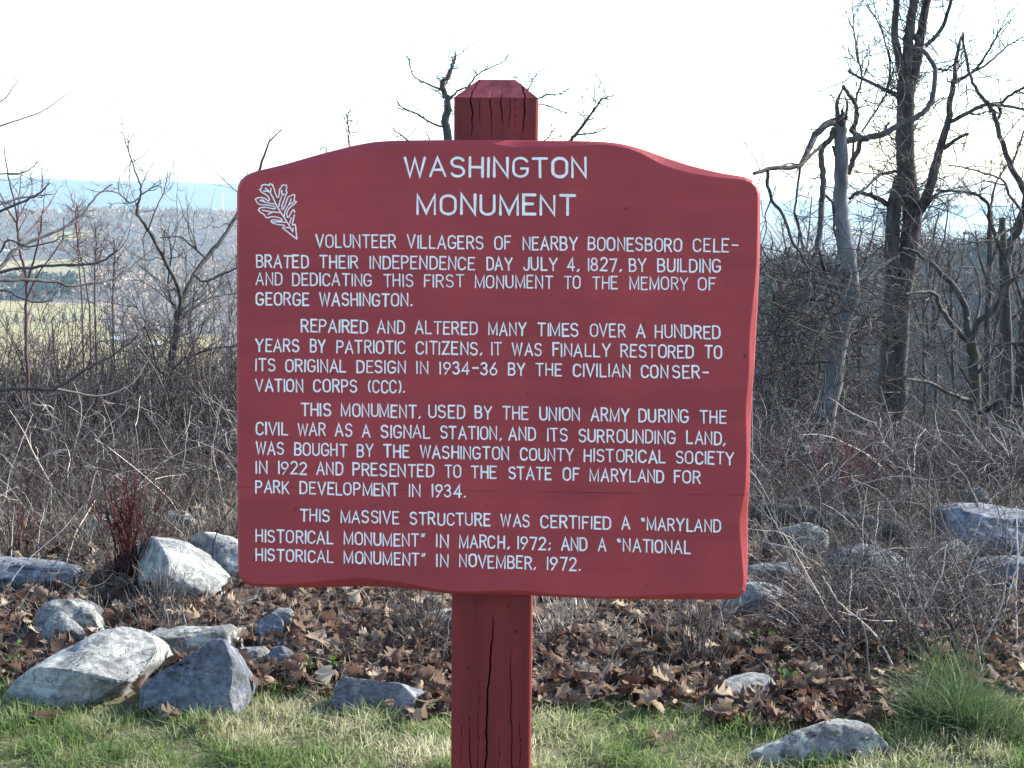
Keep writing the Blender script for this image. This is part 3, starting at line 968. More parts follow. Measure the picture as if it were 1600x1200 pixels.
rock('rock', 'small pale lavender rock propped against the weathered blue-grey rock', [(60, 992), (72, 962), (95, 952), (112, 972), (134, 985), (128, 1006), (75, 1008)], 0.6, 0.08, mr_pale[1], 9)
rock('rock', 'long low rock cut off by the left edge of the view', [(-40, 872), (0, 871), (40, 878), (90, 885), (112, 893), (105, 908), (40, 920), (-40, 922)], 0.9, 0.3, mr_blue[3], 10)
rock('boulder', 'large boulder with a dark left face and lit top beside the sign board left edge', [(203, 862, 0.4), (212, 846, 0.4), (240, 838), (278, 846), (312, 878), (345, 908), (345, 928), (310, 940), (250, 930), (222, 915, 0.1), (210, 892, 0.3)], 1.0, 0.4, mr_pale[2], 11, 0.05, ridge=[(258, 868, -0.04), (250, 905, -0.1), (300, 915, -0.06)])
rock('boulder', 'pale greenish boulder partly hidden behind the sign board left edge', [(290, 846), (302, 832), (325, 832), (355, 840), (388, 858), (405, 885), (395, 912), (352, 906), (318, 876)], 0.9, 0.3, mr_pale[3], 12, 0.05)
rock('rock', 'long bluish wedge of rock at the lawn edge left of the sign post', [(513, 1088), (522, 1068), (536, 1057), (590, 1063), (645, 1070), (669, 1080), (650, 1102), (625, 1119), (590, 1112), (545, 1108)], 0.35, 0.14, mr_blue[1], 13, 0.05)
rock('rock', 'small grey rock poking out of the leaf litter left of the sign post', [(492, 1012), (505, 998), (528, 994), (537, 1004), (520, 1018)], 0.7, 0.1, mr_grey[1], 14)
rock('rock', 'flat pale stone close to the left side of the sign post', [(640, 972), (660, 958), (705, 950), (730, 955), (728, 972), (680, 980)], 1.1, 0.2, mr_grey[2], 15)
rock('rock', 'whitish rounded rock in the leaves right of the sign post', [(1108, 1097), (1122, 1072), (1150, 1052), (1180, 1046), (1204, 1054), (1222, 1082), (1205, 1096), (1150, 1102)], 0.9, 0.14, mr_pale[1], 16)
rock('rock', 'broad grey rock with a long left tail in the lower right foreground', [(1166, 1188), (1200, 1168), (1250, 1140), (1300, 1119), (1325, 1117), (1362, 1132), (1392, 1166), (1375, 1182), (1290, 1194), (1200, 1196)], 0.6, 0.14, mr_grey[3], 18, 0.04)
rock('rock', 'pale rock under the lower right corner of the sign board', [(1130, 945), (1165, 912), (1200, 908), (1222, 918), (1225, 942), (1180, 962), (1135, 962)], 0.9, 0.25, mr_pale[0], 19)
rock('rock', 'flat dark blue stone on the pale rock by the sign board corner', [(1165, 900), (1180, 886), (1245, 878), (1252, 890), (1235, 908), (1180, 914)], 0.6, 0.25, mr_blue[2], 20)
rock('boulder', 'big rounded bluish boulder at the right edge behind the brush', [(1492, 840), (1498, 800), (1520, 785), (1565, 790), (1600, 792), (1640, 800), (1650, 860), (1600, 880), (1510, 872)], 0.8, 0.5, mr_blue[3], 21)
rock('rock', 'smaller blue rock on top behind the big bluish boulder at right', [(1512, 790), (1512, 765), (1530, 758), (1548, 770), (1558, 790), (1540, 800)], 0.5, 0.25, mr_blue[0], 22)
rock('rock', 'broken pale rock lying against the left foot of the big bluish boulder at right', [(1462, 868), (1476, 848), (1500, 842), (1520, 860), (1512, 884), (1475, 886)], 0.7, 0.25, mr_grey[2], 27)
rock('rock', 'angular blue-grey slab in front of the big bluish boulder at right', [(1530, 905), (1548, 878), (1590, 868), (1630, 880), (1640, 910), (1580, 920)], 0.8, 0.3, mr_blue[2], 28)
rock('rock', 'low whitish stone in the brush between the whitish rock and the big boulder', [(1395, 920), (1412, 900), (1440, 896), (1462, 910), (1450, 926), (1408, 928)], 0.8, 0.2, mr_pale[2], 29)
rock('rock', 'grey rock just below the dark fallen log on the right', [(1226, 850), (1232, 824), (1260, 816), (1298, 828), (1300, 852), (1265, 866), (1235, 864)], 0.5, 0.25, mr_grey[0], 23)
rock('rock', 'whitish rock seen through the brush right of the fallen log', [(1300, 890), (1318, 862), (1350, 850), (1400, 862), (1432, 885), (1420, 905), (1340, 908)], 0.9, 0.3, mr_blue[1], 24)
rock('rock', 'small grey stone behind the lit boulder, in the dry grass', [(240, 815), (252, 800), (285, 797), (300, 812), (290, 826), (250, 828)], 0.6, 0.2, mr_grey[1], 25)
rock('rock', 'small stone left of the red-stemmed shrub', [(128, 828), (140, 806), (165, 802), (182, 818), (175, 836), (140, 838)], 0.6, 0.2, mr_grey[2], 26)


# ------------------------------------------------------------------ trees, traced limb by limb and grown with twigs
def limb(P, r0, r1, D, d0=0.0, d1=0.0, jit=0.0, n=4):
    q = np.array(P, float)
    s_ = np.r_[0, np.cumsum(np.hypot(*np.diff(q, axis=0).T))]
    s_ /= s_[-1]
    R = np.linspace(r0, r1, (len(q) - 1) * n + 1) * D / F
    W = spline(pts(q[:, 0], q[:, 1], D + d0 + (d1 - d0) * s_), n, min(jit, 0.25 * r0 * D / F))
    return W, R


def grow(T, W, R, dens, ln, rr_, up=0.06, sub=4, wig=0.22, tmin=0.15):
    """side twigs, and twigs on them, along the limb W"""
    seg = np.linalg.norm(np.diff(W, axis=0), axis=1)
    L_ = seg.sum()
    m = int(L_ * dens + rng.random())
    if m < 1: return
    t = rng.uniform(tmin, 1, m) * (len(W) - 1)
    i = np.minimum(t.astype(int), len(W) - 2)
    f = (t - i)[:, None]
    st = W[i] * (1 - f) + W[i + 1] * f
    tg = unit(W[i + 1] - W[i])
    d = unit(tg * rng.uniform(0.2, 0.9, (m, 1)) + rng.normal(0, 0.6, (m, 3)))
    lens = ln * rng.uniform(0.35, 1.15, m)
    P = walk(st, d, lens, 7, wig, up)
    rad = np.minimum(rr_, np.interp(t, np.arange(len(R)), R) * 0.7)
    T.batch(P, taper(m, 7, rad, rad * 0.35), 4)
    if sub:
        k = np.repeat(np.arange(m), sub)
        mm = len(k)
        j = rng.integers(1, 6, mm)
        st2 = P[k, j]
        d2 = unit(unit(P[k, np.minimum(j + 1, 6)] - P[k, j]) * 0.7 + rng.normal(0, 0.55, (mm, 3)))
        l2 = lens[k] * rng.uniform(0.2, 0.55, mm)
        P2 = walk(st2, d2, l2, 5, wig, up)
        r2 = rad[k] * 0.5
        T.batch(P2, taper(mm, 5, r2, r2 * 0.45), 3)
        k3 = np.repeat(np.arange(mm), 2)
        j3 = rng.integers(1, 4, len(k3))
        d3 = unit(unit(P2[k3, j3 + 1] - P2[k3, j3]) * 0.8 + rng.normal(0, 0.5, (len(k3), 3)))
        P3 = walk(P2[k3, j3], d3, l2[k3] * rng.uniform(0.3, 0.6, len(k3)), 4, wig, up)
        T.batch(P3, taper(len(k3), 4, r2[k3] * 0.5, r2[k3] * 0.25), 3)


def tree(name, label, cat, D, trunk, limbs, mt, mb, mtw, dens=5.0, ln=0.7, rr_=0.006, group=None, up=0.06, ground_it=True, sides=9, extra=None, trunk_dens=0.4):
    W, R = limb(trunk[0], trunk[1], trunk[2], D, *(trunk[3:] if len(trunk) > 3 else (0, 0)), jit=0.006)
    if ground_it:
        b = W[0].copy()
        b[2] = float(ground(b[0], b[1])) - 0.1
        W = np.vstack([b, W]); R = np.r_[R[0] * 1.25, R]
    base_ = W[0].copy()
    o = thing(name, tuple(base_), label, cat, group)
    tone = np.array([rng.uniform(0.3, 0.6)])
    T = Tubes(); T.batch(W, R, sides, tone); T.build('trunk', mt, o)
    tw = Tubes()
    grow(tw, W, R, dens * trunk_dens, ln * 0.8, rr_, up, tmin=0.3)
    for l in limbs:
        Wl, Rl = limb(l[0], l[1], l[2], D, *(l[3:5] if len(l) > 4 else (0, rng.uniform(-0.5, 0.5))), jit=0.004)
        T = Tubes(); T.batch(Wl, Rl, 7, np.clip(tone + rng.normal(0, 0.08), 0.15, 0.8)); T.build('branch', mb, o)
        grow(tw, Wl, Rl, dens, ln * min(1.0, 0.35 + 0.25 * l[1]), rr_, up)
    if extra: extra(tw)
    tw.build('twigs', mtw, o)
    return o


# broken snag with hanging limbs
tree('dead_tree', 'pale broken tree with splintered top and a limb hanging down, right of the sign', 'tree', 13.0,
     ([(1272, 712), (1286, 673), (1298, 610), (1307, 557), (1316, 505), (1330, 452), (1325, 400), (1319, 368), (1314, 315), (1314, 262), (1314, 210), (1313, 188)], 17, 9),
     [([(1309, 215), (1308, 165), (1317, 133)], 5.5, 1.0), ([(1315, 200), (1315, 180), (1318, 166)], 6.5, 0.7), ([(1317, 134), (1329, 152), (1339, 170), (1337, 192), (1330, 203), (1342, 213), (1342, 232), (1333, 250), (1326, 272)], 3, 4.6),
      ([(1319, 190), (1324, 168), (1320, 150)], 3, 1), ([(1308, 189), (1290, 195), (1270, 217), (1260, 242), (1251, 257), (1230, 262), (1202, 264), (1178, 271)], 6.2, 2.6, 0, -0.9),
      ([(1304, 200), (1297, 217), (1287, 227), (1282, 241), (1284, 260), (1286, 282), (1285, 307), (1282, 337), (1282, 360), (1277, 388)], 4.5, 4.6, 0, -0.4),
      ([(1277, 386), (1266, 392), (1250, 402), (1238, 425)], 3, 1.5, -0.4, -0.7), ([(1278, 386), (1284, 408), (1292, 430), (1300, 460)], 3, 1.8, -0.4, -0.2), ([(1278, 388), (1268, 410), (1262, 440)], 2.6, 1.5, -0.4, -0.5),
      ([(1251, 257), (1267, 243), (1282, 228)], 2.4, 2.6, -0.5, -0.2),
      ([(1199, 265), (1200, 290), (1207, 315), (1225, 337), (1237, 375), (1246, 388), (1254, 402), (1266, 425)], 2.8, 1.7, -0.8, -0.8), ([(1204, 313), (1196, 335), (1197, 360), (1189, 384)], 1.2, 0.7, -0.8, -0.7),
      ([(1250, 261), (1246, 295), (1242, 332), (1249, 357), (1246, 390), (1245, 425)], 1.9, 1.2, -0.5, -0.5), ([(1290, 305), (1302, 320), (1303, 357), (1308, 374)], 2.2, 1.6, -0.1, 0.1), ([(1301, 228), (1307, 246)], 2, 2.2),
      ([(1317, 221), (1335, 217), (1360, 214), (1380, 209), (1402, 197), (1426, 187), (1441, 176), (1455, 159), (1460, 130), (1461, 107), (1452, 92), (1441, 78)], 5.5, 3.6, 0, 0.6),
      ([(1461, 107), (1478, 109), (1491, 99), (1500, 95)], 2, 1, 0.6, 0.5), ([(1441, 177), (1460, 160), (1478, 150)], 1.6, 0.8, 0.5, 0.4), ([(1382, 208), (1386, 196), (1390, 190)], 2.4, 1.2, 0.3, 0.2)],
     M_snag, M_bark, M_twig, dens=6, ln=0.5, rr_=0.005, up=-0.05, sides=12, trunk_dens=0.0)

tree('tall_tree', 'tall dark tree with vine-covered double trunk rising out of the top of the view', 'tree', 16.0,
     ([(1392, 745), (1398, 660), (1402, 560), (1408, 470), (1420, 400), (1424, 330), (1414, 250), (1415, 180), (1415, 125)], 17, 13),
     [([(1366, 760), (1378, 660), (1388, 560), (1394, 470), (1394, 400), (1396, 330), (1408, 275)], 15, 10, 0.1, -0.1),
      ([(1413, 130), (1404, 88), (1398, 52), (1400, 0), (1398, -70), (1404, -150)], 7, 3.5), ([(1416, 128), (1419, 70), (1423, 35), (1428, 0), (1438, -80), (1440, -170)], 9, 5), ([(1420, 150), (1431, 105), (1436, 70), (1441, 35), (1449, 0), (1462, -70), (1470, -160)], 9, 5),
      ([(1430, 78), (1436, 65), (1428, 55), (1420, 62)], 4, 3), ([(1424, 372), (1430, 340), (1443, 320), (1457, 280), (1464, 252), (1475, 210), (1482, 189), (1485, 150), (1491, 122), (1494, 91), (1502, 58)], 9.5, 2, 0, -0.8),
      ([(1484, 190), (1510, 178), (1538, 164), (1562, 161), (1580, 147), (1604, 135), (1640, 120)], 3.4, 1.6, -0.5, -0.9), ([(1558, 163), (1580, 167), (1602, 171), (1630, 172)], 2.6, 1.4, -0.7, -0.8),
      ([(1475, 232), (1496, 217), (1513, 209)], 3.2, 2.2, -0.4, -0.6), ([(1490, 130), (1510, 119), (1531, 101), (1552, 66), (1563, 44)], 3, 1, -0.5, -0.9), ([(1512, 117), (1545, 98), (1573, 73), (1600, 58)], 2, 0.9, -0.6, -0.8),
      ([(1388, 320), (1366, 308), (1342, 301), (1328, 311)], 4.2, 2.4, 0, -0.6), ([(1404, 268), (1377, 273), (1349, 297), (1338, 304)], 2.6, 1.6, 0, -0.7), ([(1402, 150), (1370, 133), (1335, 117), (1325, 110)], 3.6, 1.5, 0, 0.5),
      ([(1384, 150), (1391, 105), (1384, 70), (1376, 42), (1362, 20)], 1.7, 0.9), ([(1346, 207), (1370, 171), (1387, 140), (1396, 110)], 1.6, 1.6, 0.5, 0.2), ([(1332, 250), (1338, 157), (1347, 122), (1338, 80), (1335, 52), (1327, 34)], 2, 1.2, 0.6, 0.9),
      ([(1446, 72), (1468, 49), (1482, 17), (1489, -10), (1500, -50)], 3.6, 2), ([(1440, 330), (1470, 300), (1500, 299), (1527, 304), (1546, 320)], 2.2, 1.6, -0.2, -0.4), ([(1404, 400), (1370, 420), (1345, 450), (1330, 480)], 3, 1.5, -0.4, -1.2)],
     M_bark, M_bark, M_twig, dens=14.0, ln=0.8, rr_=0.0065, up=0.05, sides=12, trunk_dens=2.4)

tree('slender_tree', 'slender curving tree leaning in from the right edge of the view', 'tree', 14.0,
     ([(1572, 760), (1574, 600), (1573, 500), (1573, 420), (1578, 385), (1594, 350), (1601, 305), (1580, 262), (1566, 224), (1555, 182), (1545, 163), (1531, 147), (1517, 122), (1507, 82), (1504, 50)], 7.5, 1.6),
     [([(1570, 405), (1556, 372), (1545, 343), (1545, 322), (1527, 304), (1492, 299), (1464, 297)], 3.6, 1.4, 0, -0.7), ([(1546, 335), (1552, 300), (1562, 275), (1574, 258)], 2.2, 1.2),
      ([(1598, 330), (1576, 304), (1568, 282), (1545, 273), (1510, 262), (1482, 259)], 2.4, 1.0, 0, -0.8), ([(1580, 262), (1590, 230), (1602, 200)], 1.8, 1.0), ([(1592, 352), (1570, 362), (1545, 376), (1520, 378)], 2.2, 1.2, 0, -0.5),
      ([(1564, 222), (1570, 214), (1590, 190), (1606, 175)], 1.4, 0.8), ([(1530, 146), (1514, 140), (1500, 150)], 1.3, 0.8), ([(1545, 163), (1560, 165), (1562, 180), (1556, 190)], 3, 2)],
     M_bark, M_bark, M_twig, dens=9.0, ln=0.6, rr_=0.0055)

tree('young_tree', 'young forked tree with mossy trunk at the right, between the brush and the slope', 'tree', 12.5,
     ([(1515, 775), (1517, 736), (1520, 680), (1524, 610), (1521, 557), (1517, 530)], 10, 8),
     [([(1517, 535), (1510, 510), (1510, 487), (1496, 456), (1475, 431), (1454, 410), (1432, 395), (1410, 388)], 6.5, 2.4), ([(1516, 538), (1489, 508), (1471, 484), (1461, 459), (1440, 457), (1415, 460)], 4.6, 2, 0, -0.8),
      ([(1518, 534), (1531, 501), (1552, 487), (1569, 452), (1587, 435), (1606, 418)], 5.5, 2.6), ([(1522, 628), (1500, 622), (1475, 610), (1447, 596), (1415, 592)], 4, 1.6, 0, -0.9), ([(1523, 648), (1545, 640), (1562, 627), (1585, 632), (1610, 640)], 3.6, 1.8, 0, -0.6),
      ([(1524, 610), (1510, 592), (1498, 570), (1490, 545)], 3, 1.4), ([(1524, 500), (1532, 470), (1528, 430), (1512, 400)], 2.6, 1.2, 0.2, 0.5), ([(1523, 590), (1545, 560), (1560, 540), (1600, 535)], 3, 1.6)],
     M_bark_green, M_bark, M_twig, dens=5.5, ln=0.7, rr_=0.0055, trunk_dens=0.8)
tree('tree', 'straight dark trunk standing behind the young forked tree at right', 'tree', 20.0,
     ([(1560, 740), (1562, 645), (1563, 575), (1568, 505), (1568, 400), (1566, 340)], 8, 5), [([(1568, 420), (1584, 380), (1592, 340)], 3, 1.4), ([(1566, 470), (1550, 440), (1540, 410)], 3, 1.4), ([(1565, 520), (1590, 490), (1610, 470)], 3, 1.6)],
     M_bark_green, M_bark, M_twig, dens=4, ln=0.9, rr_=0.007)
tree('tree', 'dark thick trunk at the far right edge of the view, low down', 'tree', 15.5,
     ([(1580, 780), (1585, 720), (1592, 645), (1597, 557), (1606, 470), (1625, 380), (1640, 250)], 11, 6), [([(1597, 560), (1580, 530), (1566, 520)], 3.4, 1.8), ([(1590, 660), (1560, 640), (1535, 650)], 3, 1.4)],
     M_bark, M_bark, M_twig, dens=4, ln=0.8, rr_=0.0065)
tree('tree', 'thin straight trunk between the vine-covered tree and the right edge, far back', 'tree', 24.0,
     ([(1540, 700), (1542, 560), (1543, 480), (1546, 400), (1548, 330)], 6, 3.5), [([(1543, 440), (1530, 400), (1524, 360)], 2.4, 1.2), ([(1545, 420), (1556, 390), (1562, 350)], 2.4, 1.2)],
     M_bark, M_bark, M_twig, dens=3.5, ln=1.0, rr_=0.007)

for k_, (px_, py_, top_, D_, r_) in enumerate(((1205, 740, 430, 16, 3.2), (1232, 735, 400, 18, 3), (1252, 745, 330, 21, 3.4), (1345, 730, 360, 19, 3.6), (1446, 735, 420, 18, 3), (1462, 740, 330, 23, 3.4), (1492, 745, 380, 20, 3.2), (1542, 760, 480, 15, 3), (1418, 740, 300, 26, 4), (1600, 760, 300, 22, 4))):
    j_ = lambda a: rng.normal(0, a)
    x1, x2, x3 = px_ + j_(6), px_ + j_(12), px_ + j_(18)
    ym = py_ + (top_ - py_) * 0.5
    lb = [([(x1 + (x2 - x1) * f_, py_ + (top_ - py_) * g_), (x1 + sg * 14, py_ + (top_ - py_) * (g_ + .12)), (x1 + sg * 26 + j_(5), py_ + (top_ - py_) * (g_ + .28))], r_ * 0.55, r_ * 0.25) for f_, g_, sg in ((.5, .45, -1), (.6, .55, 1), (.7, .68, -1), (.8, .78, 1))]
    tree('thin_tree', 'thin bare tree standing in the shaded brush right of the sign', 'tree', D_, ([(px_, py_), (x1, ym), (x2, py_ + (top_ - py_) * .8), (x3, top_)], r_, r_ * 0.35), lb, M_bark, M_bark, M_twig, dens=4.5, ln=0.8, rr_=0.006, group='thin trees in the right brush', sides=6, trunk_dens=0.8)

# left of the sign
tree('small_tree', 'small forked tree with grey trunk left of the sign board', 'tree', 11.0,
     ([(258, 790), (257, 733), (259, 683), (263, 633), (267, 577), (272, 533), (277, 500), (283, 478)], 7.5, 5.5),
     [([(282, 482), (293, 453), (303, 430), (323, 403), (347, 373), (368, 338), (385, 300)], 5.2, 2.4, 0, 0.8), ([(283, 482), (281, 462), (270, 430), (247, 387), (230, 357), (213, 333)], 3.6, 2, 0, -0.6), ([(213, 334), (219, 307), (220, 293), (213, 273), (203, 243), (191, 206)], 2, 0.7, -0.6, -0.6),
      ([(219, 306), (232, 297), (248, 289)], 1.3, 0.7, -0.6, -0.5), ([(219, 308), (203, 317), (187, 303), (166, 297)], 1.3, 0.8, -0.6, -0.9), ([(278, 500), (313, 473), (343, 462), (372, 458)], 2.6, 1.5, 0, 0.5),
      ([(232, 360), (242, 330), (256, 300), (262, 268)], 1.2, 0.6, -0.5, -0.3), ([(280, 492), (268, 470), (262, 440), (268, 400), (264, 370)], 2.2, 1.2, 0, 0.5), ([(268, 580), (290, 560), (330, 545), (370, 540)], 2.4, 1.4), ([(266, 600), (245, 570), (238, 540), (226, 510)], 2.2, 1.2),
      ([(303, 430), (320, 440), (345, 430), (372, 418)], 2, 1.2), ([(322, 404), (300, 385), (280, 370), (250, 372)], 1.6, 0.9), ([(220, 293), (230, 270), (240, 255)], 0.9, 0.5)],
     M_bark, M_bark, M_twig, dens=12, ln=0.6, rr_=0.0042, trunk_dens=1.2)
tree('leaning_tree', 'dark leaning trunk crossing low in the brush behind the red shrub', 'tree', 10.3,
     ([(184, 764), (207, 727), (233, 690), (260, 663), (290, 645), (330, 612)], 5.2, 2.6, 0, 0.6), [([(233, 690), (250, 665), (262, 640), (258, 610)], 2.6, 1.2), ([(288, 646), (300, 620), (296, 590)], 1.8, 1)],
     M_bark, M_bark, M_twig, dens=6, ln=0.5, rr_=0.004)
tree('sapling', 'reddish sapling with upright shoots near the left edge', 'tree', 9.5,
     ([(44, 640), (42, 553), (40, 493), (42, 443), (37, 417), (30, 387), (27, 357)], 3.0, 1.8),
     [([(27, 358), (25, 327), (17, 293), (10, 257), (6, 228)], 1.7, 0.6), ([(27, 350), (13, 330), (0, 313), (-20, 300)], 1.5, 0.8), ([(27, 348), (28, 325), (32, 287), (33, 262)], 1.2, 0.6), ([(27, 346), (38, 322), (50, 300), (48, 270)], 1.3, 0.6),
      ([(32, 375), (60, 343), (78, 317), (90, 297)], 1.5, 0.7), ([(42, 445), (53, 407), (62, 367), (66, 330)], 1.8, 0.8), ([(41, 430), (20, 400), (12, 370)], 1.2, 0.7), ([(41, 470), (58, 430), (80, 400), (98, 372), (100, 340)], 1.4, 0.7), ([(42, 500), (54, 460), (57, 420)], 1.2, 0.6)],
     M_redtwig, M_redtwig, M_redtwig, dens=6, ln=0.35, rr_=0.003)
for k_, (pl, lab) in enumerate((([(140, 480), (130, 420), (122, 380), (118, 340), (120, 318)], 'thin bare shoot rising over the valley woods, leftmost of four'), ([(148, 470), (148, 420), (150, 380), (148, 345)], 'straight dark bare shoot in front of the pale wooded hill'),
                          ([(176, 480), (177, 440), (179, 400), (178, 372)], 'short dark bare shoot right of the straight one, tip over the pale hill'), ([(128, 470), (124, 420), (120, 370), (121, 322)], 'bare shoot with budded tip left of the straight dark one'))):
    tree('sapling', lab, 'tree', 10.5 + 0.4 * k_, (pl, 1.2, 0.6), [], M_redtwig, M_redtwig, M_redtwig, dens=10, ln=0.3, rr_=0.003, trunk_dens=1)
tree('overhanging_tree', 'tree outside the left edge reaching long bare limbs over the valley', 'tree', 7.2,
     ([(-70, 1000), (-66, 800), (-74, 600), (-66, 430), (-78, 250), (-70, 60)], 17, 8),
     [([(-66, 470), (-30, 440), (0, 417), (20, 393), (50, 377), (87, 363), (117, 345), (140, 320), (160, 297), (176, 289)], 3.8, 1.2, 0, 0.8), ([(-66, 450), (-30, 432), (0, 425), (50, 418), (110, 413), (135, 414), (160, 407), (183, 391)], 3.0, 1.3, 0, -0.6), ([(110, 413), (130, 395), (147, 377), (158, 364)], 1.5, 0.7, -0.3, -0.1),
      ([(-70, 450), (0, 437), (43, 438), (87, 440), (120, 447), (173, 437), (200, 420), (238, 389)], 3.6, 1.1, 0, 1.0), ([(-72, 360), (0, 330), (40, 313), (63, 300), (78, 286)], 2.6, 0.9, 0, -0.5), ([(-74, 350), (0, 320), (43, 307), (70, 305), (84, 303)], 2.2, 0.8, 0, 0.5),
      ([(-70, 470), (0, 453), (30, 465), (57, 472), (82, 469)], 2.2, 1.0, 0, -0.7), ([(-72, 620), (0, 609), (40, 607), (83, 608), (113, 592), (140, 574), (173, 557), (212, 528)], 3.4, 1.1, 0, -0.4), ([(113, 592), (138, 571), (143, 547), (158, 532)], 1.9, 0.8, -0.2, -0.3),
      ([(83, 608), (110, 612), (133, 617), (167, 617), (193, 607), (213, 593), (234, 558)], 2.3, 1.0, -0.2, 0.3), ([(-76, 230), (0, 197), (27, 188), (63, 175), (97, 153), (112, 141)], 1.6, 0.5, 0, 0.3), ([(-76, 200), (0, 160), (20, 137), (31, 122)], 1.2, 0.5, 0, -0.3), ([(-74, 280), (0, 272), (35, 270), (50, 262), (62, 250)], 1.3, 0.5),
      ([(-66, 450), (-5, 400), (12, 375), (45, 385), (80, 378), (100, 368)], 2.0, 0.8, 0, -0.4)],
     M_bark, M_twig, M_twig, dens=2.6, ln=0.3, rr_=0.0028, trunk_dens=0.0)
# behind the board
tree('bare_tree', 'bare tree whose crown shows above the sign board beside the post top', 'tree', 15.0,
     ([(690, 760), (694, 600), (698, 420), (700, 300), (700, 218), (697.5, 184), (701, 159), (692, 142), (692, 129), (703, 112), (710, 94), (712, 88)], 10, 1.4),
     [([(692, 142), (675, 134), (657, 126), (645, 117), (640, 98), (636, 86)], 1.7, 0.6), ([(697, 200), (676, 193), (657, 182), (639, 172), (625, 166), (620, 158)], 1.8, 0.7), ([(700, 160), (715, 142), (731, 135), (745, 117), (762, 107), (787, 96), (795, 84)], 1.8, 0.6),
      ([(700, 230), (740, 205), (800, 180), (828, 135), (835, 120), (852, 105)], 2, 0.6, 0, 0.5), ([(790, 186), (842, 154), (856, 148), (877, 146), (890, 137)], 1.4, 0.5, 0.4, 0.2), ([(800, 180), (844, 163), (877, 174), (890, 178)], 1.2, 0.5, 0.4, 0.4),
      ([(698, 330), (800, 270), (870, 240), (891, 219), (904, 205), (918, 186), (932, 166), (941, 155), (960, 148)], 4, 0.7, 0, -0.8), ([(900, 210), (928, 208), (950, 199)], 1.5, 0.6, -0.7, -0.5), ([(698, 260), (660, 240), (634, 216), (615, 204)], 2.2, 0.9), ([(690, 280), (600, 262), (550, 235), (545, 199), (540, 176)], 2, 0.7),
      ([(676, 230), (668, 212), (664, 198)], 1, 0.5), ([(800, 240), (850, 220), (862, 206), (862, 190)], 1.2, 0.5)],
     M_bark, M_bark, M_twig, dens=13, ln=0.42, rr_=0.0045, trunk_dens=0.6)
tree('bare_tree', 'thin bare tree behind the sign board, one whip showing above its left shoulder', 'tree', 12.0,
     ([(455, 800), (450, 600), (430, 420), (404, 290), (407, 262), (420, 223), (442, 199)], 5, 0.6), [([(430, 420), (470, 330), (510, 240), (495, 232)], 1.8, 0.6), ([(440, 500), (410, 420), (392, 372)], 1.8, 0.7)],
     M_bark, M_bark, M_twig, dens=4, ln=0.35, rr_=0.0032, trunk_dens=0.6)


# ------------------------------------------------------------------ brush
def stems(T, az0, az1, d0, d1, m, ytop0, ytop1, r0, arch=0.0, wig=0.14, sub=5, hmin=0.3, hmax=3.0, lean=0.35, over=(0.75, 1.2)):
    az = np.radians(rng.uniform(az0, az1, m))
    D = rng.uniform(d0, d1, m)
    x = D * np.tan(az)
    g = ground(x, D)
    ztop = EYE - D * (rng.uniform(ytop0, ytop1, m) - 300) / F
    h = np.clip(ztop - g, hmin, hmax) * rng.uniform(*over, m)
    st = np.stack([x, D, g - 0.03], -1)
    d = np.stack([rng.normal(0, lean, m), rng.normal(0, lean, m), np.ones(m)], -1)
    P = walk(st, d, h * 1.12, 9, wig, 0.03 - arch)
    rr0 = r0 * rng.uniform(0.5, 1.4, m)
    T.batch(P, taper(m, 9, rr0, rr0 * 0.35), 4)
    k = np.repeat(np.arange(m), sub)
    mm = len(k)
    j = rng.integers(2, 8, mm)
    dd = unit(unit(P[k, j + 1] - P[k, j]) * 0.5 + rng.normal(0, 0.55, (mm, 3)))
    l2 = h[k] * rng.uniform(0.18, 0.5, mm)
    P2 = walk(P[k, j], dd, l2, 6, 0.2, 0.03 - arch)
    r2 = np.maximum(rr0[k] * 0.5, 0.0016)
    T.batch(P2, taper(mm, 6, r2, r2 * 0.4), 3)
    k3 = np.repeat(np.arange(mm), 2)
    j3 = rng.integers(1, 5, len(k3))
    d3 = unit(unit(P2[k3, j3 + 1] - P2[k3, j3]) * 0.6 + rng.normal(0, 0.55, (len(k3), 3)))
    P3 = walk(P2[k3, j3], d3, l2[k3] * rng.uniform(0.25, 0.6, len(k3)), 4, 0.2, 0.02 - arch)
    T.batch(P3, taper(len(k3), 4, r2[k3] * 0.6, r2[k3] * 0.3), 3)


T = Tubes()
stems(T, -30, -9, 9.0, 15.5, 2600, 545, 690, 0.006, sub=5)
stems(T, -24, -9, 8.0, 10.5, 420, 660, 780, 0.0045, arch=0.04, sub=5)
stems(T, -19, -9, 9.5, 14, 260, 400, 570, 0.005, sub=7, hmax=3.4, over=(0.6, 1.0))
stems(T, -24, -18, 9.5, 14, 60, 470, 570, 0.005, sub=6, hmax=3.4, over=(0.6, 1.0))
stems(T, -30, -9, 7.2, 9.5, 760, 690, 790, 0.0035, arch=0.05, sub=6)
tag(T.build('undergrowth', M_brush), 'dense grey-brown leafless brush on the slope left of the sign', 'brush', kind='stuff')
T = Tubes()
stems(T, -24, -9, 8.5, 13, 46, 500, 640, 0.014, sub=8, lean=0.5, wig=0.2, hmax=2.6, over=(0.7, 1.0))
stems(T, 9.3, 24, 8.5, 14, 44, 560, 700, 0.014, sub=8, lean=0.5, wig=0.2, hmax=3.0, over=(0.7, 1.0))
tag(T.build('thicket_stems', M_bark), 'crooked dark stems rising through the brush on both sides of the sign', 'brush', kind='stuff')
T = Tubes()
stems(T, -24, -9, 6.6, 10.5, 150, 650, 800, 0.003, arch=0.13, sub=4, lean=0.6, wig=0.12, hmin=0.5, over=(0.9, 1.3))
stems(T, 9.3, 24, 7.0, 10.5, 190, 650, 800, 0.003, arch=0.13, sub=4, lean=0.6, wig=0.12, hmin=0.5, over=(0.9, 1.3))
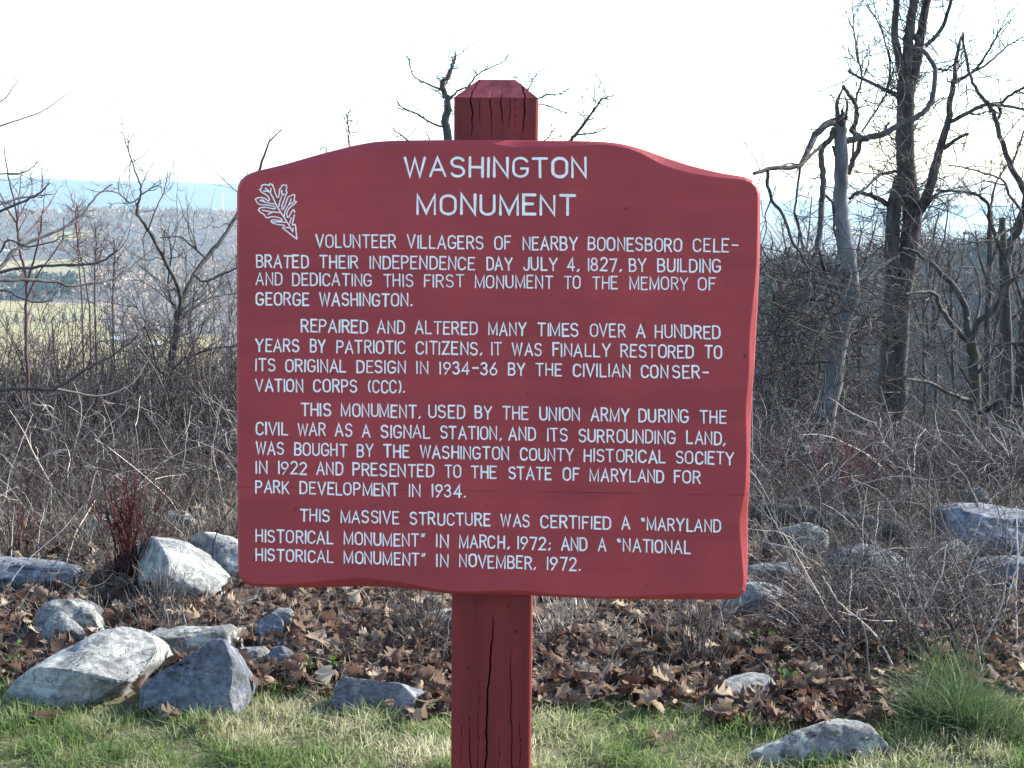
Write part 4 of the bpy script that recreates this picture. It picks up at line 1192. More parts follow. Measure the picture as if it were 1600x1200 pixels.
tag(T.build('arching_stems', M_pale), 'pale dead stems arching out of the brush on both sides of the sign', 'brush', kind='stuff')
T = Tubes()
stems(T, -9, 9.2, 8.0, 15.0, 900, 600, 760, 0.006, sub=4)
tag(T.build('undergrowth', M_brush), 'leafless brush on the slope behind the sign board', 'brush', kind='stuff')
T = Tubes()
stems(T, 9.0, 31, 9.0, 12.3, 1150, 640, 770, 0.005, sub=5, hmin=0.4)
stems(T, 9.0, 31, 14.5, 18, 1300, 580, 720, 0.006, sub=5)
stems(T, 9.0, 31, 7.0, 9.5, 720, 690, 790, 0.0035, arch=0.06, sub=6)
stems(T, 9.0, 24, 7.8, 10.5, 420, 690, 800, 0.0045, arch=0.05, sub=5)
tag(T.build('undergrowth', M_brush), 'dense grey leafless brush under the trees right of the sign', 'brush', kind='stuff')

# vines hanging and looping round the broken tree
T = Tubes()
m = 330
px = 1190 + 190 * rng.beta(1.2, 1.9, m)
py = rng.uniform(395, 640, m)
st = pts(px, py, rng.uniform(12.4, 14.6, m))
P = walk(st, unit(rng.normal(0, 1, (m, 3)) * np.array([1, 0.7, 0.7])), rng.uniform(0.5, 1.7, m), 14, 0.36, -0.05)
rv_ = rng.uniform(0.002, 0.0075, m)
T.batch(P, taper(m, 14, rv_, rv_ * 0.5), 4)
k = np.repeat(np.arange(m), 4)
j = rng.integers(1, 12, len(k))
P2 = walk(P[k, j], unit(rng.normal(0, 1, (len(k), 3))), rng.uniform(0.15, 0.5, len(k)), 6, 0.3, -0.02)
T.batch(P2, taper(len(k), 6, rv_[k] * 0.55, rv_[k] * 0.25), 3)
tag(T.build('vine_tangle', M_brush), 'tangle of bare vines looping round the broken tree', 'vines', kind='stuff')

# slope woods between the brush and the valley
T = Tubes()
stems(T, -24, -7, 16, 45, 700, 500, 620, 0.016, sub=5, hmin=1.5, hmax=7, lean=0.16, wig=0.14, over=(0.5, 0.95))
stems(T, 7, 25, 17, 60, 900, 450, 640, 0.018, sub=6, hmin=2, hmax=14, lean=0.16, wig=0.14, over=(0.5, 0.95))
stems(T, -7, 7, 17, 70, 520, 480, 620, 0.016, sub=4, hmin=2, hmax=10, lean=0.16, wig=0.14, over=(0.5, 0.95))
tag(T.build('slope_woods', M_brush), 'bare young woods covering the slope below the brush', 'woods', kind='stuff')


# red stemmed shrub
def shrub(name, label, px, py, m, h, spread, r, material, cat='shrub', sub=4, D=None, wig=0.1, top=None):
    b = gpt(px, py)
    b[2] = float(ground(b[0], b[1]))
    o = thing(name, tuple(b), label, cat)
    st = b + np.stack([rng.normal(0, 0.03, m), rng.normal(0, 0.03, m), np.full(m, -0.02)], -1)
    d = np.stack([rng.normal(0, spread, m), rng.normal(0, spread, m), np.ones(m)], -1)
    T = Tubes()
    hh = h * rng.uniform(0.55, 1.1, m)
    P = walk(st, d, hh, 8, wig, 0.08)
    rr0 = r * rng.uniform(0.7, 1.2, m)
    T.batch(P, taper(m, 8, rr0, rr0 * 0.4), 4)
    T.build('stems', material, o)
    T2 = Tubes()
    k = np.repeat(np.arange(m), sub)
    j = rng.integers(3, 7, len(k))
    dd = unit(unit(P[k, j + 1] - P[k, j]) + rng.normal(0, 0.4, (len(k), 3)))
    P2 = walk(P[k, j], dd, hh[k] * rng.uniform(0.15, 0.4, len(k)), 5, 0.14, 0.08)
    T2.batch(P2, taper(len(k), 5, rr0[k] * 0.55, rr0[k] * 0.3), 3)
    T2.build('twigs', top or material, o)
    return o


shrub('red_shrub', 'bushy shrub with dark red upright twigs beside the lit boulder', 196, 905, 46, 0.46, 0.2, 0.003, M_redstem, sub=6)
shrub('red_shrub', 'thin red-twigged shrub at the far left edge above the long low rock', 22, 868, 12, 0.36, 0.35, 0.0028, M_redstem)
shrub('low_shrub', 'low dark twiggy shrub in the leaves in front of the large boulder', 250, 965, 34, 0.24, 0.5, 0.002, M_twig)
shrub('low_shrub', 'wiry dark shrub growing under the right half of the sign board', 1085, 1035, 46, 0.34, 0.5, 0.0022, M_twig)
shrub('low_shrub', 'small dark twiggy shrub right of the small pale lavender rock', 135, 985, 22, 0.16, 0.6, 0.0018, M_twig)
shrub('red_shrub', 'reddish arching briars in the brush right of the sign board edge', 1310, 800, 34, 0.55, 0.8, 0.0026, M_redstem, wig=0.2)


# arching canes: pale bramble bushes on the right
def canes(name, label, lines, r, material, D=None, cat='bramble', jit=0.0018, fill=0, fillbox=None, fmat=None):
    b = gpt(*lines[0][0])
    o = thing(name, (b[0], b[1], float(ground(b[0], b[1]))), label, cat)
    T = Tubes()
    T2 = Tubes()
    for ln_ in lines:
        p0 = gpt(*ln_[0])
        q = np.array(ln_, float)
        d1 = rng.uniform(-0.15, 0.5)
        W = spline(pts(q[:, 0], q[:, 1], np.linspace(p0[1], p0[1] + d1, len(q))), 5, jit)
        R = np.linspace(r, r * 0.45, len(W))
        T.batch(W, R, 5)
        grow(T2, W, R, 9, 0.22, r * 0.55, 0.02, sub=2)
    T.build('canes', material, o)
    if fill:
        x0, x1, y0, y1 = fillbox
        for _ in range(fill):
            px_, py_ = rng.uniform(x0, x1), rng.uniform(y0, y1)
            g_ = gpt(px_, py_)
            P = walk(g_[None], np.array([[rng.normal(-0.3, 0.5), rng.normal(0, 0.4), 0.9]]), np.array([rng.uniform(0.2, 0.55)]), 9, 0.16, -0.09)
            rr0 = rng.uniform(0.0014, 0.003)
            T2.batch(P, taper(1, 9, rr0, rr0 * 0.4), 4)
            grow(T2, P[0], np.linspace(rr0, rr0 * .4, 9), 9, 0.16, rr0 * 0.6, -0.02, sub=1)
    T2.build('twigs', fmat or M_brush, o)
    return o


canes('bramble_bush', 'mound of pale leaning canes and grey twigs in the right foreground', [
    [(1402, 1028), (1385, 985), (1360, 935), (1330, 885), (1298, 830), (1270, 790)], [(1446, 1020), (1430, 970), (1400, 900), (1365, 850), (1330, 810)], [(1536, 1075), (1528, 1010), (1512, 950), (1494, 900)],
    [(1363, 1090), (1356, 1040), (1352, 990), (1340, 950)], [(1330, 1035), (1326, 980), (1328, 930), (1330, 890)], [(1475, 1035), (1458, 990), (1440, 950), (1405, 915)], [(1500, 1030), (1480, 980), (1455, 935), (1430, 900)],
    [(1318, 1080), (1312, 1040)], [(1400, 1060), (1380, 1010), (1350, 975), (1310, 940), (1285, 900)], [(1255, 1010), (1230, 980), (1200, 960)], [(1560, 990), (1575, 930), (1590, 880), (1600, 830)], [(1590, 1010), (1588, 930), (1590, 850), (1588, 790)],
    [(1422, 1020), (1440, 960), (1470, 900), (1480, 850)], [(1350, 1000), (1300, 980), (1250, 975), (1200, 975)], [(1520, 1040), (1560, 960), (1575, 900)]],
    0.0042, M_pale, fill=330, fillbox=(1225, 1580, 910, 1040))
canes('dead_stalks', 'spray of dry pale weed stalks over the leaf litter at the right edge', [
    [(1300, 1000), (1290, 940), (1262, 890)], [(1240, 985), (1252, 930), (1246, 880)], [(1380, 990), (1410, 930), (1420, 880)], [(1440, 985), (1436, 930), (1418, 880)], [(1510, 990), (1540, 930), (1545, 880)], [(1570, 1000), (1556, 950), (1530, 900)]],
    0.0022, M_pale, cat='stalks', fill=150, fillbox=(1195, 1600, 880, 1030), fmat=M_pale)
canes('bramble_bush', 'thin dead canes arching in front of the right tree bases', [
    [(1270, 860), (1280, 800), (1330, 762), (1400, 745), (1450, 750)], [(1500, 880), (1470, 800), (1455, 730), (1440, 695), (1400, 690)], [(1240, 880), (1225, 830), (1205, 790), (1215, 760)], [(1330, 850), (1345, 790), (1330, 740)],
    [(1560, 850), (1530, 790), (1505, 740), (1480, 720)], [(1430, 860), (1400, 800), (1370, 765), (1330, 750)], [(1390, 880), (1395, 800), (1420, 740)], [(1210, 870), (1190, 820), (1195, 760), (1215, 720)]],
    0.0036, M_pale, fill=230, fillbox=(1195, 1600, 790, 890))
canes('dead_stalks', 'long pale dry stalks leaning to the right over the rocks at far left', [
    [(30, 960), (70, 900), (110, 850), (135, 800)], [(55, 975), (100, 915), (140, 880)], [(5, 930), (40, 880), (95, 830), (130, 790)], [(80, 960), (110, 925), (150, 885), (170, 850)], [(20, 900), (18, 840), (22, 790)], [(60, 880), (62, 830), (70, 795)], [(100, 890), (120, 830), (150, 780)]],
    0.0028, M_pale, cat='stalks', fill=190, fillbox=(0, 365, 770, 900))
canes('dead_branch', 'forked whitish dead branch standing in the leaves right of the sign post', [
    [(909, 1130), (925, 1090), (945, 1055), (958, 1022), (975, 985), (985, 962)], [(955, 1030), (965, 1000), (960, 975), (972, 955)], [(952, 1040), (925, 1015), (890, 985), (855, 945)], [(958, 1028), (990, 1035), (1030, 1042)]],
    0.0035, M_pale, cat='branch')
canes('dead_branch', 'curved pale dry stalk arching over the leaves left of the sign post', [
    [(548, 990), (552, 965), (575, 953), (605, 955), (640, 965)], [(676, 1045), (684, 1000), (694, 960)], [(692, 1030), (700, 990), (706, 950)], [(560, 1010), (556, 985), (545, 965)]],
    0.003, M_pale, cat='branch')
shrub('low_shrub', 'tangle of thin dry twigs beside the left side of the sign post', 660, 1010, 60, 0.3, 0.6, 0.0018, M_brush)
shrub('low_shrub', 'sparse upright dry twigs right behind the sign post', 880, 1000, 36, 0.3, 0.45, 0.0018, M_pale)
shrub('low_shrub', 'small bare shrub sprouting in front of the flat-topped grey slab', 268, 1000, 18, 0.2, 0.35, 0.0018, M_twig)

# fallen log and pale stick
b = gpt(1330, 850)
q = np.array([(1175, 800), (1240, 806), (1300, 815), (1370, 826), (1440, 842), (1490, 852)], float)
W = spline(pts(q[:, 0], q[:, 1], np.linspace(7.0, 6.45, 6)), 5, 0.006)
log = thing('fallen_log', (W[10][0], W[10][1], float(ground(W[10][0], W[10][1]))), 'dark rotting log lying across the ground behind the right brush', 'log')
T = Tubes(); T.batch(W, np.interp(np.linspace(0, 1, len(W)), [0, .1, .6, 1], [0.05, 0.06, 0.045, 0.03]) * (1 + 0.1 * rng.normal(size=len(W))), 10); T.build('trunk', M_log, log)
T = Tubes(); T.batch(W[11:19] + np.array([0, -0.02, 0.045]), np.full(8, 0.012), 6); T.build('peeled_bark', M_pale, log)
W = spline(pts(np.array([1494, 1515, 1538]), np.array([759, 762, 758]), 8.0), 5)
T = Tubes(); T.batch(W, np.linspace(0.016, 0.011, len(W)), 7)
tag(T.build('stick', M_pale, origin=W[0]), 'short whitish broken stick above the big bluish boulder', 'stick')


# ------------------------------------------------------------------ grass and leaves
from mathutils.bvhtree import BVHTree
rv_, rf_ = [], []
for o in ROCKS:
    n0 = len(rv_)
    rv_ += [tuple(v.co + o.location) for v in o.data.vertices]
    rf_ += [[i + n0 for i in p.vertices] for p in o.data.polygons]
RB_ = BVHTree.FromPolygons(rv_, rf_)


def clear_of_rocks(x, y, lim=0.015):
    k = np.ones(len(x), bool)
    g = ground(x, y)
    for i in range(len(x)):
        h = RB_.ray_cast((x[i], y[i], 3.0), (0, 0, -1))[0]
        if h is not None and h[2] > g[i] + lim: k[i] = False
    return k


def blades(name, x, y, h, wdt, lean, material, rnd=None, origin=None, parent=None, z=None):
    m = len(x)
    g = ground(x, y) if z is None else z
    th = rng.uniform(0, 2 * math.pi, m)
    side = np.stack([np.cos(th), np.sin(th), np.zeros(m)], -1)
    ph = rng.uniform(0, 2 * math.pi, m)
    ld = np.stack([np.cos(ph), np.sin(ph), np.zeros(m)], -1) * (lean * rng.uniform(0.1, 1.5, m))[:, None]
    base_ = np.stack([x, y, g - 0.005], -1)
    V = []
    for t, wv in ((0, 1.0), (0.4, 0.85), (0.75, 0.55), (1, 0.06)):
        c = base_ + ld * (t ** 1.8 * h)[:, None]
        c[:, 2] += h * (t - 0.35 * t * t * np.minimum(1, np.linalg.norm(ld, axis=1)))
        V += [c - side * (wdt * wv)[:, None], c + side * (wdt * wv)[:, None]]
    V = np.stack(V, 1)
    i0 = np.arange(m)[:, None] * 8
    q = np.concatenate([i0 + np.array([[0, 1, 3, 2]]), i0 + np.array([[2, 3, 5, 4]]), i0 + np.array([[4, 5, 7, 6]])])
    r = rng.random(m) if rnd is None else rnd
    return mk(name, V.reshape(-1, 3), [q], material, parent, True, np.repeat(r, 8), origin=origin)


def lawn_edge(x, y):
    pxx = 800 + F * x / np.maximum(y, 1)
    e = np.interp(pxx, [-100, 0, 100, 250, 400, 520, 620, 690, 760, 860, 1000, 1150, 1300, 1420, 1480, 1560, 1700],
                  [4.66, 4.62, 4.55, 4.36, 4.55, 4.62, 4.42, 4.35, 4.40, 4.50, 4.42, 4.30, 4.22, 4.35, 4.60, 4.55, 4.5])
    return e + 0.07 * snoise(x, y, 0.12, 6)


m = 150000
x = rng.uniform(-3.0, 3.0, m); y = rng.uniform(3.2, 4.85, m)
dd = lawn_edge(x, y) - y
keep = rng.random(m) < np.clip(dd / 0.16 + 0.35, 0, 1)
x, y = x[keep], y[keep]
m = len(x)
cl_ = snoise(x, y, 0.09, 14)
keep = rng.random(m) < 0.62 + 0.45 * cl_
x, y, cl_ = x[keep], y[keep], cl_[keep]
keep = clear_of_rocks(x, y)
x, y, cl_ = x[keep], y[keep], cl_[keep]
m = len(x)
h = rng.uniform(0.022, 0.066, m) * (1 + 0.45 * cl_)
rn = np.clip(rng.beta(1.3, 1.6, m) * 0.9 + 0.18 * snoise(x, y, 0.5, 8), 0, 1)
tag(blades('lawn_grass', x, y, h, rng.uniform(0.0011, 0.0025, m), 0.9, M_grass, rn), 'short green and straw-coloured lawn grass in the foreground', 'grass', kind='stuff')

# dry grass among rocks and under the brush
m = 44000
az = np.radians(rng.uniform(-32, 32, m)); y = 4.6 + 3.2 * rng.random(m); x = y * np.tan(az)
pxx = 800 + F * x / y
keep = rng.random(m) < (0.4 + 0.3 * ((y > 6.1) & (snoise(x, y, 0.6, 17) > -0.35)) * np.where(pxx < 420, 1.0, 0.35))
x, y = x[keep], y[keep]
m = len(x)
keep = clear_of_rocks(x, y)
x, y = x[keep], y[keep]
m = len(x)
tag(blades('dry_grass', x, y, rng.uniform(0.25, 1.0, m) * np.interp(y, [4.6, 5.8, 6.6, 7.8], [0.11, 0.14, 0.30, 0.26]), rng.uniform(0.001, 0.0024, m), 0.8, M_dry), 'dry straw-coloured grass between the rocks and the brush', 'grass', kind='stuff')

# fescue clump on the right
b = gpt(1478, 1140)
tuft = thing('grass_tuft', (b[0], b[1], float(ground(b[0], b[1]))), 'tall blue-green tuft of grass at the lower right', 'grass')
m = 3400
cen = np.array([gpt(px_, py_)[:2] for px_, py_ in ((1478, 1140), (1445, 1120), (1520, 1150), (1470, 1085), (1560, 1140), (1500, 1110), (1600, 1165), (1430, 1170))])
ci = rng.choice(len(cen), m, p=[.26, .14, .15, .12, .12, .1, .06, .05])
hs = np.array([1.0, 0.8, 0.9, 1.1, 0.7, 1.15, 0.6, 0.5])[ci]
blades('blades', cen[ci, 0] + rng.normal(0, 0.04, m), cen[ci, 1] + rng.normal(0, 0.042, m), hs * (0.04 + 0.22 * rng.beta(1.3, 2.2, m)), rng.uniform(0.0009, 0.002, m), 1.0, M_tuft, np.clip(rng.beta(1.2, 1.8, m), 0, 1), parent=tuft)


def leaf_templates(kmax):
    out = []
    for k in range(kmax):
        n_ = 11
        t = np.linspace(0, 1, n_)
        lobe = 1 + 0.42 * np.cos(t * 2 * math.pi * 3.6 + 0.6)
        wL = (np.sin(np.pi * np.clip(t * 0.93 + 0.05, 0, 1)) ** 0.7) * 0.30 * lobe
        wL[0] = 0.02; wL[1] = 0.05; wL[-1] = 0.03
        bend, curl, twist = rng.uniform(-1.6, 1.8), rng.uniform(-2.6, 3.2), rng.uniform(-0.9, 0.9)
        V = []
        for i_ in range(n_):
            for s_ in (-1, -0.5, 0, 0.5, 1):
                X_ = s_ * wL[i_]
                Y_ = t[i_] - 0.5 - 0.10 * abs(s_) * (lobe[i_] - 1)
                Z_ = 0.5 * bend * Y_ ** 2 + curl * X_ ** 2 + twist * X_ * Y_ + 0.04 * math.sin(9 * Y_ + 5 * X_ + k)
                V.append((X_, Y_, Z_))
        i0 = np.arange(n_ * 5).reshape(n_, 5)
        q = np.stack([i0[:-1, :-1], i0[:-1, 1:], i0[1:, 1:], i0[1:, :-1]], -1).reshape(-1, 4)
        out.append((np.array(V), q))
    return out


LT = leaf_templates(14)


def scatter_leaves(x, y, z, size, tilt, k=None):
    m = len(x)
    kk = rng.integers(0, len(LT), m) if k is None else np.full(m, k)
    V, Q, Aa = [], [], []
    n0 = 0
    for t in range(len(LT)):
        s_ = np.nonzero(kk == t)[0]
        if not len(s_): continue
        Vt, Qt = LT[t]
        yaw = rng.uniform(0, 2 * math.pi, len(s_))
        nz = unit(np.stack([rng.normal(0, tilt, len(s_)), rng.normal(0, tilt, len(s_)), np.ones(len(s_))], -1))
        fwd = np.stack([np.cos(yaw), np.sin(yaw), np.zeros(len(s_))], -1)
        ax = unit(np.cross(fwd, nz)); ay = np.cross(nz, ax)
        sc = size[s_][:, None, None]
        W = (Vt[None, :, 0:1] * ax[:, None] + Vt[None, :, 1:2] * ay[:, None] + Vt[None, :, 2:3] * nz[:, None]) * sc
        W = W + np.stack([x[s_], y[s_], z[s_]], -1)[:, None]
        V.append(W.reshape(-1, 3))
        Q.append((Qt[None] + (np.arange(len(s_)) * len(Vt))[:, None, None] + n0).reshape(-1, 4))
        Aa.append(np.repeat(rng.beta(1.15, 1.25, len(s_)), len(Vt)))
        n0 += len(s_) * len(Vt)
    return np.concatenate(V), np.concatenate(Q), np.concatenate(Aa)


m = 17000
az = np.radians(rng.uniform(-32, 32, m)); y = 4.15 + 4.6 * rng.random(m) ** 1.35; x = y * np.tan(az)
dd = y - lawn_edge(x, y)
pxx = 800 + F * x / y
keep = (dd > -0.08 + 0.12 * rng.random(m)) & (rng.random(m) < np.where(pxx < 60, 0.7, np.interp(y, [5.5, 6.6, 8], [1, 0.45, 0.2])))
x, y = x[keep], y[keep]
keep = clear_of_rocks(x, y) & clear_of_rocks(x, y - 0.03)
x, y = x[keep], y[keep]
V, Q, Aa = scatter_leaves(x, y, ground(x, y) + rng.uniform(0.005, 0.055, len(x)), (0.032 + 0.068 * rng.beta(1.5, 2.0, len(x))) * np.interp(y, [5, 7.5], [1, 0.8]), 0.6)
tag(mk('leaf_litter', V, [Q], M_leaf, None, True, Aa), 'brown fallen oak leaves covering the ground between rocks and brush', 'leaves', kind='stuff')
for (px_, py_, sz, k, lab, c) in ((1030, 1162, 0.085, 11, 'tan curled oak leaf lying alone on the grass right of the sign post', 0.5), (75, 1128, 0.11, 5, 'reddish brown leaf on the grass below the large pale rock', 0.3), (965, 1056, 0.075, 8, 'pale cream leaf beside the forked dead branch', 1.0),
                              (318, 1142, 0.07, 2, 'small dark leaf on the grass under the bluish slanting rock', 0.15), (42, 972, 0.11, 9, 'large tan leaf standing on edge at the far left', 0.85), (690, 1078, 0.10, 6, 'beige leaf propped up against the left side of the sign post', 0.85)):
    g_ = gpt(px_, py_)
    V, Q, Aa = scatter_leaves(np.array([g_[0]]), np.array([g_[1]]), np.array([g_[2] + 0.03]), np.array([sz]), 0.5, k)
    tag(mk('oak_leaf', V, [Q], M_leaf, None, True, np.full(len(V), c), origin=g_), lab, 'leaf')

# a few green weeds
for (px_, py_, n_, lab) in ((508, 1058, 16, 'small green weed between the bluish wedge rock and the leaves'), (120, 1088, 22, 'green weed growing at the foot of the large pale rock'), (1170, 1012, 9, 'small bright green weed below the sign board right corner'),
                            (1240, 1092, 14, 'low green weed right of the whitish rounded rock'), (1376, 1040, 7, 'tiny green weed among the pale canes'), (20, 1045, 12, 'green weed at the far left by the pale rock')):
    g_ = gpt(px_, py_)
    g_[2] = float(ground(g_[0], g_[1]))
    o = thing('green_weed', tuple(g_), lab, 'weed')
    st = np.repeat(g_[None], n_, 0) + rng.normal(0, 0.012, (n_, 3)) * np.array([1, 1, 0])
    d = np.stack([rng.normal(0, 0.8, n_), rng.normal(0, 0.8, n_), np.ones(n_)], -1)
    P = walk(st, d, rng.uniform(0.03, 0.085, n_), 5, 0.2, 0.05)
    T = Tubes(); T.batch(P, taper(n_, 5, 0.0011, 0.0007), 4); T.build('stems', M_weed, o)
    V, Q = [], []
    for p in P:
        ax = unit(p[-1] - p[-2]); sd_ = unit(np.cross(ax, np.array([0, 0, 1.0]) + rng.normal(0, .4, 3)))
        s_ = rng.uniform(0.02, 0.034)
        o0 = len(V)
        for t, wv in ((0, .05), (.25, .34), (.6, .36), (1, .04)):
            c = p[-1] + ax * t * s_ - np.array([0, 0, 0.35 * s_ * t * t])
            V += [c - sd_ * wv * s_, c + np.array([0, 0, -0.1 * s_]), c + sd_ * wv * s_]
        for a in range(3):
            for b2 in range(2):
                Q.append((o0 + a * 3 + b2, o0 + a * 3 + b2 + 1, o0 + a * 3 + b2 + 4, o0 + a * 3 + b2 + 3))
    mk('leaves', V, [np.array(Q)], M_weed, o, True, rng.random(len(V)))

# ------------------------------------------------------------------ far things
def crowns(x, y, h, per, spread, flat=1.0, fat=1.0):
    """bare crowns seen from far off: many small upright flecks in an oval"""
    m = len(x)
    g = ground(x, y)
    k = np.repeat(np.arange(m), per)
    v = unit(rng.normal(0, 1, (len(k), 3))) * rng.random((len(k), 1)) ** 0.45
    c = np.stack([x[k] + v[:, 0] * h[k] * spread, y[k] + v[:, 1] * h[k] * spread, g[k] + h[k] * (0.58 + 0.42 * v[:, 2] * flat)], -1)
    a = unit(rng.normal(0, 1, (len(k), 3)) + np.array([0, 0, 1.2])) * (h[k] * rng.uniform(0.06, 0.16, len(k)))[:, None]
    b = unit(np.cross(a, rng.normal(0, 1, (len(k), 3)))) * (fat * h[k] * rng.uniform(0.012, 0.05, len(k)))[:, None]
    V = np.stack([c - a - b, c - a + b, c + a + b * 0.4, c + a - b * 0.4], 1).reshape(-1, 3)
    q = np.arange(len(k) * 4).reshape(-1, 4)
    return V, q, np.repeat(rng.random(m)[k], 4)


M_farwood = bark_mat('shaded_hillside_woods', (0.045, 0.04, 0.042), (0.11, 0.097, 0.094), 0.02, attr='soft')  # hillside shade put into the colour: a darker copy of the valley woods
M_valleywood = bark_mat('sunlit_valley_woods', (0.19, 0.132, 0.10), (0.42, 0.30, 0.22), 0.006, attr='soft')  # sunlight put into the colour: a paler, warmer copy of the hillside woods
m = 10500
az = rng.uniform(-24, 8, m)
r = 2100 + 2500 * rng.random(m) ** 1.1
x, y = r * np.sin(np.radians(az)), r * np.cos(np.radians(az))
keep = (field_attr(x, y) < 0.5) & (rng.random(m) < 0.9)
m2 = 4200
az2 = rng.uniform(-24, 5, m2); r2 = rng.uniform(90, 2500, m2)
x2, y2 = r2 * np.sin(np.radians(az2)), r2 * np.cos(np.radians(az2))
k2 = (field_attr(x2, y2) < 0.5)
x = np.r_[x[keep], x2[k2]]; y = np.r_[y[keep], y2[k2]]
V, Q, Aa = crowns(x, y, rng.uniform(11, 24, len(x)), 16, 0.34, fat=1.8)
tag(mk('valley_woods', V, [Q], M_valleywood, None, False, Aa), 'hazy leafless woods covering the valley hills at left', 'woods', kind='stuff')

# woods on the right spur, trunk by trunk but one mass
T = Tubes()
m = 4300
az = rng.uniform(1, 30, m); r = 240 + 560 * rng.random(m) ** 0.8
x, y = r * np.sin(np.radians(az)), r * np.cos(np.radians(az))
g = ground(x, y)
h = rng.uniform(10, 17, m)
P = walk(np.stack([x, y, g - 0.5], -1), np.stack([rng.normal(0, .06, m), rng.normal(0, .06, m), np.ones(m)], -1), h, 6, 0.05, 0.05)
T.batch(P, taper(m, 6, h * 0.010, h * 0.003), 4)
k = np.repeat(np.arange(m), 11)
j = rng.integers(2, 5, len(k))
dd = unit(np.stack([rng.normal(0, .8, len(k)), rng.normal(0, .8, len(k)), rng.uniform(0.4, 1.4, len(k))], -1))
P2 = walk(P[k, j], dd, h[k] * rng.uniform(0.15, 0.36, len(k)), 4, 0.16, 0.12)
T.batch(P2, taper(len(k), 4, h[k] * 0.0042, h[k] * 0.0018), 3)
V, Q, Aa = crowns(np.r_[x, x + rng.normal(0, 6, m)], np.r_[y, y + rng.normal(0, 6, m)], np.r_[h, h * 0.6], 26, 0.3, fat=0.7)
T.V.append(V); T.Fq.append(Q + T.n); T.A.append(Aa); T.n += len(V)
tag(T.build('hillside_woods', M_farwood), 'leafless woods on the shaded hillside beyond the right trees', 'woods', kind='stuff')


def conifer(name, label, x, y, h, group=None):
    g = float(ground(x, y))
    o = thing(name, (x, y, g), label, 'conifer', group)
    T = Tubes(); T.batch(np.array([[x, y, g], [x, y, g + h * 0.5], [x, y, g + h * 0.95]]), np.array([h * .03, h * .02, h * .005]), 6); T.build('trunk', M_bark, o)
    n_ = 260
    t = rng.random(n_) ** 0.8
    a = rng.uniform(0, 2 * math.pi, n_)
    rad = h * 0.27 * (1 - t) * rng.uniform(0.2, 1.1, n_)
    c = np.stack([x + rad * np.cos(a), y + rad * np.sin(a), g + h * (0.06 + 0.92 * t)], -1)
    out = np.stack([np.cos(a), np.sin(a), np.full(n_, -0.35)], -1)
    s_ = h * rng.uniform(0.05, 0.11, n_)[:, None]
    sd_ = unit(np.cross(out, rng.normal(0, 1, (n_, 3))))
    V = np.stack([c - sd_ * s_ * 0.5, c + sd_ * s_ * 0.5, c + out * s_ * 1.2 + sd_ * s_ * .12, c + out * s_ * 1.2 - sd_ * s_ * .12], 1).reshape(-1, 3)
    mk('crown', V, [np.arange(n_ * 4).reshape(-1, 4)], M_conifer, o, False)
    return o


for k_, (px_, hh) in enumerate(((8, 9), (22, 11), (34, 8), (48, 10), (66, 9), (80, 8), (97, 12), (112, 11), (124, 9))):
    a = math.atan((px_ - 800) / F)
    r_ = 1715 + 6 * math.sin(k_ * 3)
    conifer('conifer', 'small dark conifer in the hedge row crossing the far yellow field', r_ * math.sin(a), r_ * math.cos(a), hh, 'conifers along the field hedge row')
# evergreen grove
m = 260
az = rng.uniform(-22, -16.6, m); r = rng.uniform(2085, 2280, m)
x, y = r * np.sin(np.radians(az)), r * np.cos(np.radians(az))
V, Q, Aa = crowns(x, y, rng.uniform(18, 30, m), 60, 0.2)
tag(mk('evergreen_grove', V, [Q], M_conifer, None, False), 'dark evergreen grove at the far edge of the yellow field', 'grove', kind='stuff')

M_wallw = flat_mat('white_siding', (0.6, 0.6, 0.58), (0.72, 0.72, 0.7), 0.5)
M_roof = flat_mat('pale_metal_roof', (0.62, 0.64, 0.66), (0.75, 0.76, 0.78), 0.3, 0.5)
M_dark = flat_mat('dark_glass', (0.03, 0.035, 0.04), None, 1, 0.2)


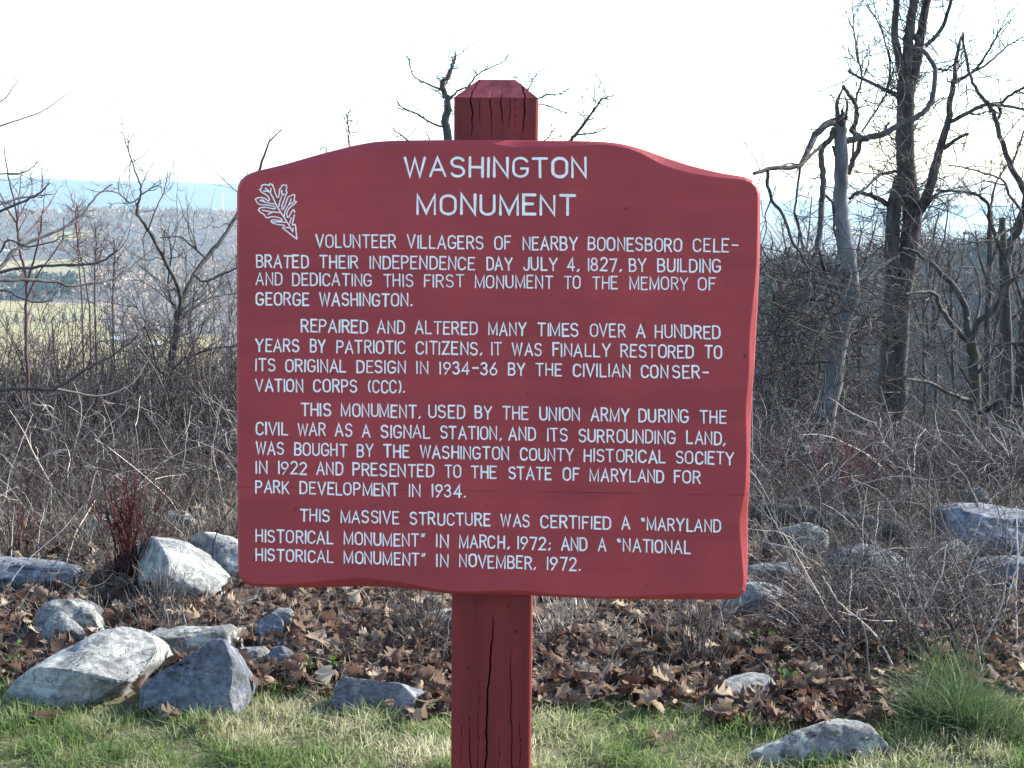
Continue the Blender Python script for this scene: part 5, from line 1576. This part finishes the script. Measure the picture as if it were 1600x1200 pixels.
def house(name, label, px_, r_, wd, dp, hh, rot, wall, roofm, cat='house'):
    a = math.atan((px_ - 800) / F)
    x, y = r_ * math.sin(a), r_ * math.cos(a)
    o = thing(name, (x, y, float(ground(x, y)) - 0.4), label, cat, rz=rot)
    X, Yv, Z, R_ = wd / 2, dp / 2, hh, hh * 1.65
    V = [(-X, -Yv, 0), (X, -Yv, 0), (X, Yv, 0), (-X, Yv, 0), (-X, -Yv, Z), (X, -Yv, Z), (X, Yv, Z), (-X, Yv, Z), (-X, 0, R_), (X, 0, R_)]
    mk('walls', V, [np.array([(0, 1, 5, 4), (1, 2, 6, 5), (2, 3, 7, 6), (3, 0, 4, 7)]), np.array([(5, 6, 9), (7, 4, 8)])], wall, o, False, local=True)
    e = 0.5
    V = []
    for s_ in (-1, 1):
        for zz_ in (0.05, 0.25):
            V += [(-X - e, s_ * (Yv + e), Z - e * 0.6 + zz_), (X + e, s_ * (Yv + e), Z - e * 0.6 + zz_), (X + e, 0, R_ + zz_), (-X - e, 0, R_ + zz_)]
    fq = []
    for b_ in (0, 8):
        fq += [(b_, b_ + 1, b_ + 2, b_ + 3), (b_ + 4, b_ + 5, b_ + 6, b_ + 7), (b_, b_ + 1, b_ + 5, b_ + 4), (b_ + 1, b_ + 2, b_ + 6, b_ + 5), (b_ + 3, b_, b_ + 4, b_ + 7)]
    mk('roof', V, [np.array(fq)], roofm, o, False, local=True)
    for wx in (-0.28, 0.28):
        c = wx * wd
        V = [(c - .6, -Yv - .05, hh * .35), (c + .6, -Yv - .05, hh * .35), (c + .6, -Yv - .05, hh * .8), (c - .6, -Yv - .05, hh * .8), (c - .6, -Yv + .02, hh * .35), (c + .6, -Yv + .02, hh * .35), (c + .6, -Yv + .02, hh * .8), (c - .6, -Yv + .02, hh * .8)]
        mk('window', V, [np.array([(0, 1, 2, 3), (0, 1, 5, 4), (1, 2, 6, 5), (2, 3, 7, 6), (3, 0, 4, 7)])], M_dark, o, False, local=True)
    return o


M_brown = flat_mat('brown_siding', (0.08, 0.06, 0.05), (0.12, 0.09, 0.08), 0.5)
house('farmhouse', 'small house with bright white roof seen through the brush at left', 238, 1440, 11, 8, 3.6, 0.5, M_brown, M_roof)
house('barn', 'long low building with pale roof left of the white-roofed house', 195, 1500, 30, 12, 3.2, 0.15, M_wallw, M_roof, 'barn')
house('farmhouse', 'white farm building at the far left edge beyond the evergreen grove', 6, 2860, 20, 12, 5, 0.3, M_wallw, M_roof)
house('farmhouse', 'white farm building at left, second from the frame edge beyond the grove', 24, 2890, 16, 10, 5, -0.2, M_wallw, M_roof)
# tall pale stack on the valley floor
a = math.atan((348 - 800) / F)
x, y = 7400 * math.sin(a), 7400 * math.cos(a)
g = float(ground(x, y))
o = thing('smokestack', (x, y, g), 'slender white smokestack standing in front of the blue ridge', 'smokestack')
T = Tubes(); T.batch(np.array([[x, y, g], [x, y, g + 70], [x, y, -18 + EYE]]), np.array([6.5, 5.2, 4.2]), 16); T.build('shaft', M_wallw, o)
T = Tubes(); T.batch(np.array([[x, y, -22 + EYE], [x, y, -17 + EYE]]), np.array([4.9, 4.9]), 16); T.build('rim', M_wallw, o)

# ------------------------------------------------------------------ the air
HX, HY0, HY1, HZ0, HZ1 = 16000, -60, 15500, -190, 90
V = [(sx, sy, sz) for sz in (HZ0, HZ1) for sy in (HY0, HY1) for sx in (-HX, HX)]
hm, N, L, B = mat('valley_haze')
N.remove(B)
pv = N.new('ShaderNodeVolumePrincipled')
pv.inputs['Color'].default_value = (0.58, 0.86, 1.0, 1)
pv.inputs['Density'].default_value = 0.00008
pv.inputs['Anisotropy'].default_value = 0.35
L.new(pv.outputs[0], N['Material Output'].inputs['Volume'])
hz_ = mk('haze', V, [np.array([(0, 2, 3, 1), (4, 5, 7, 6), (0, 1, 5, 4), (2, 6, 7, 3), (0, 4, 6, 2), (1, 3, 7, 5)])], hm, None, False)
tag(hz_, 'pale blue haze filling the valley air', 'haze', kind='stuff')
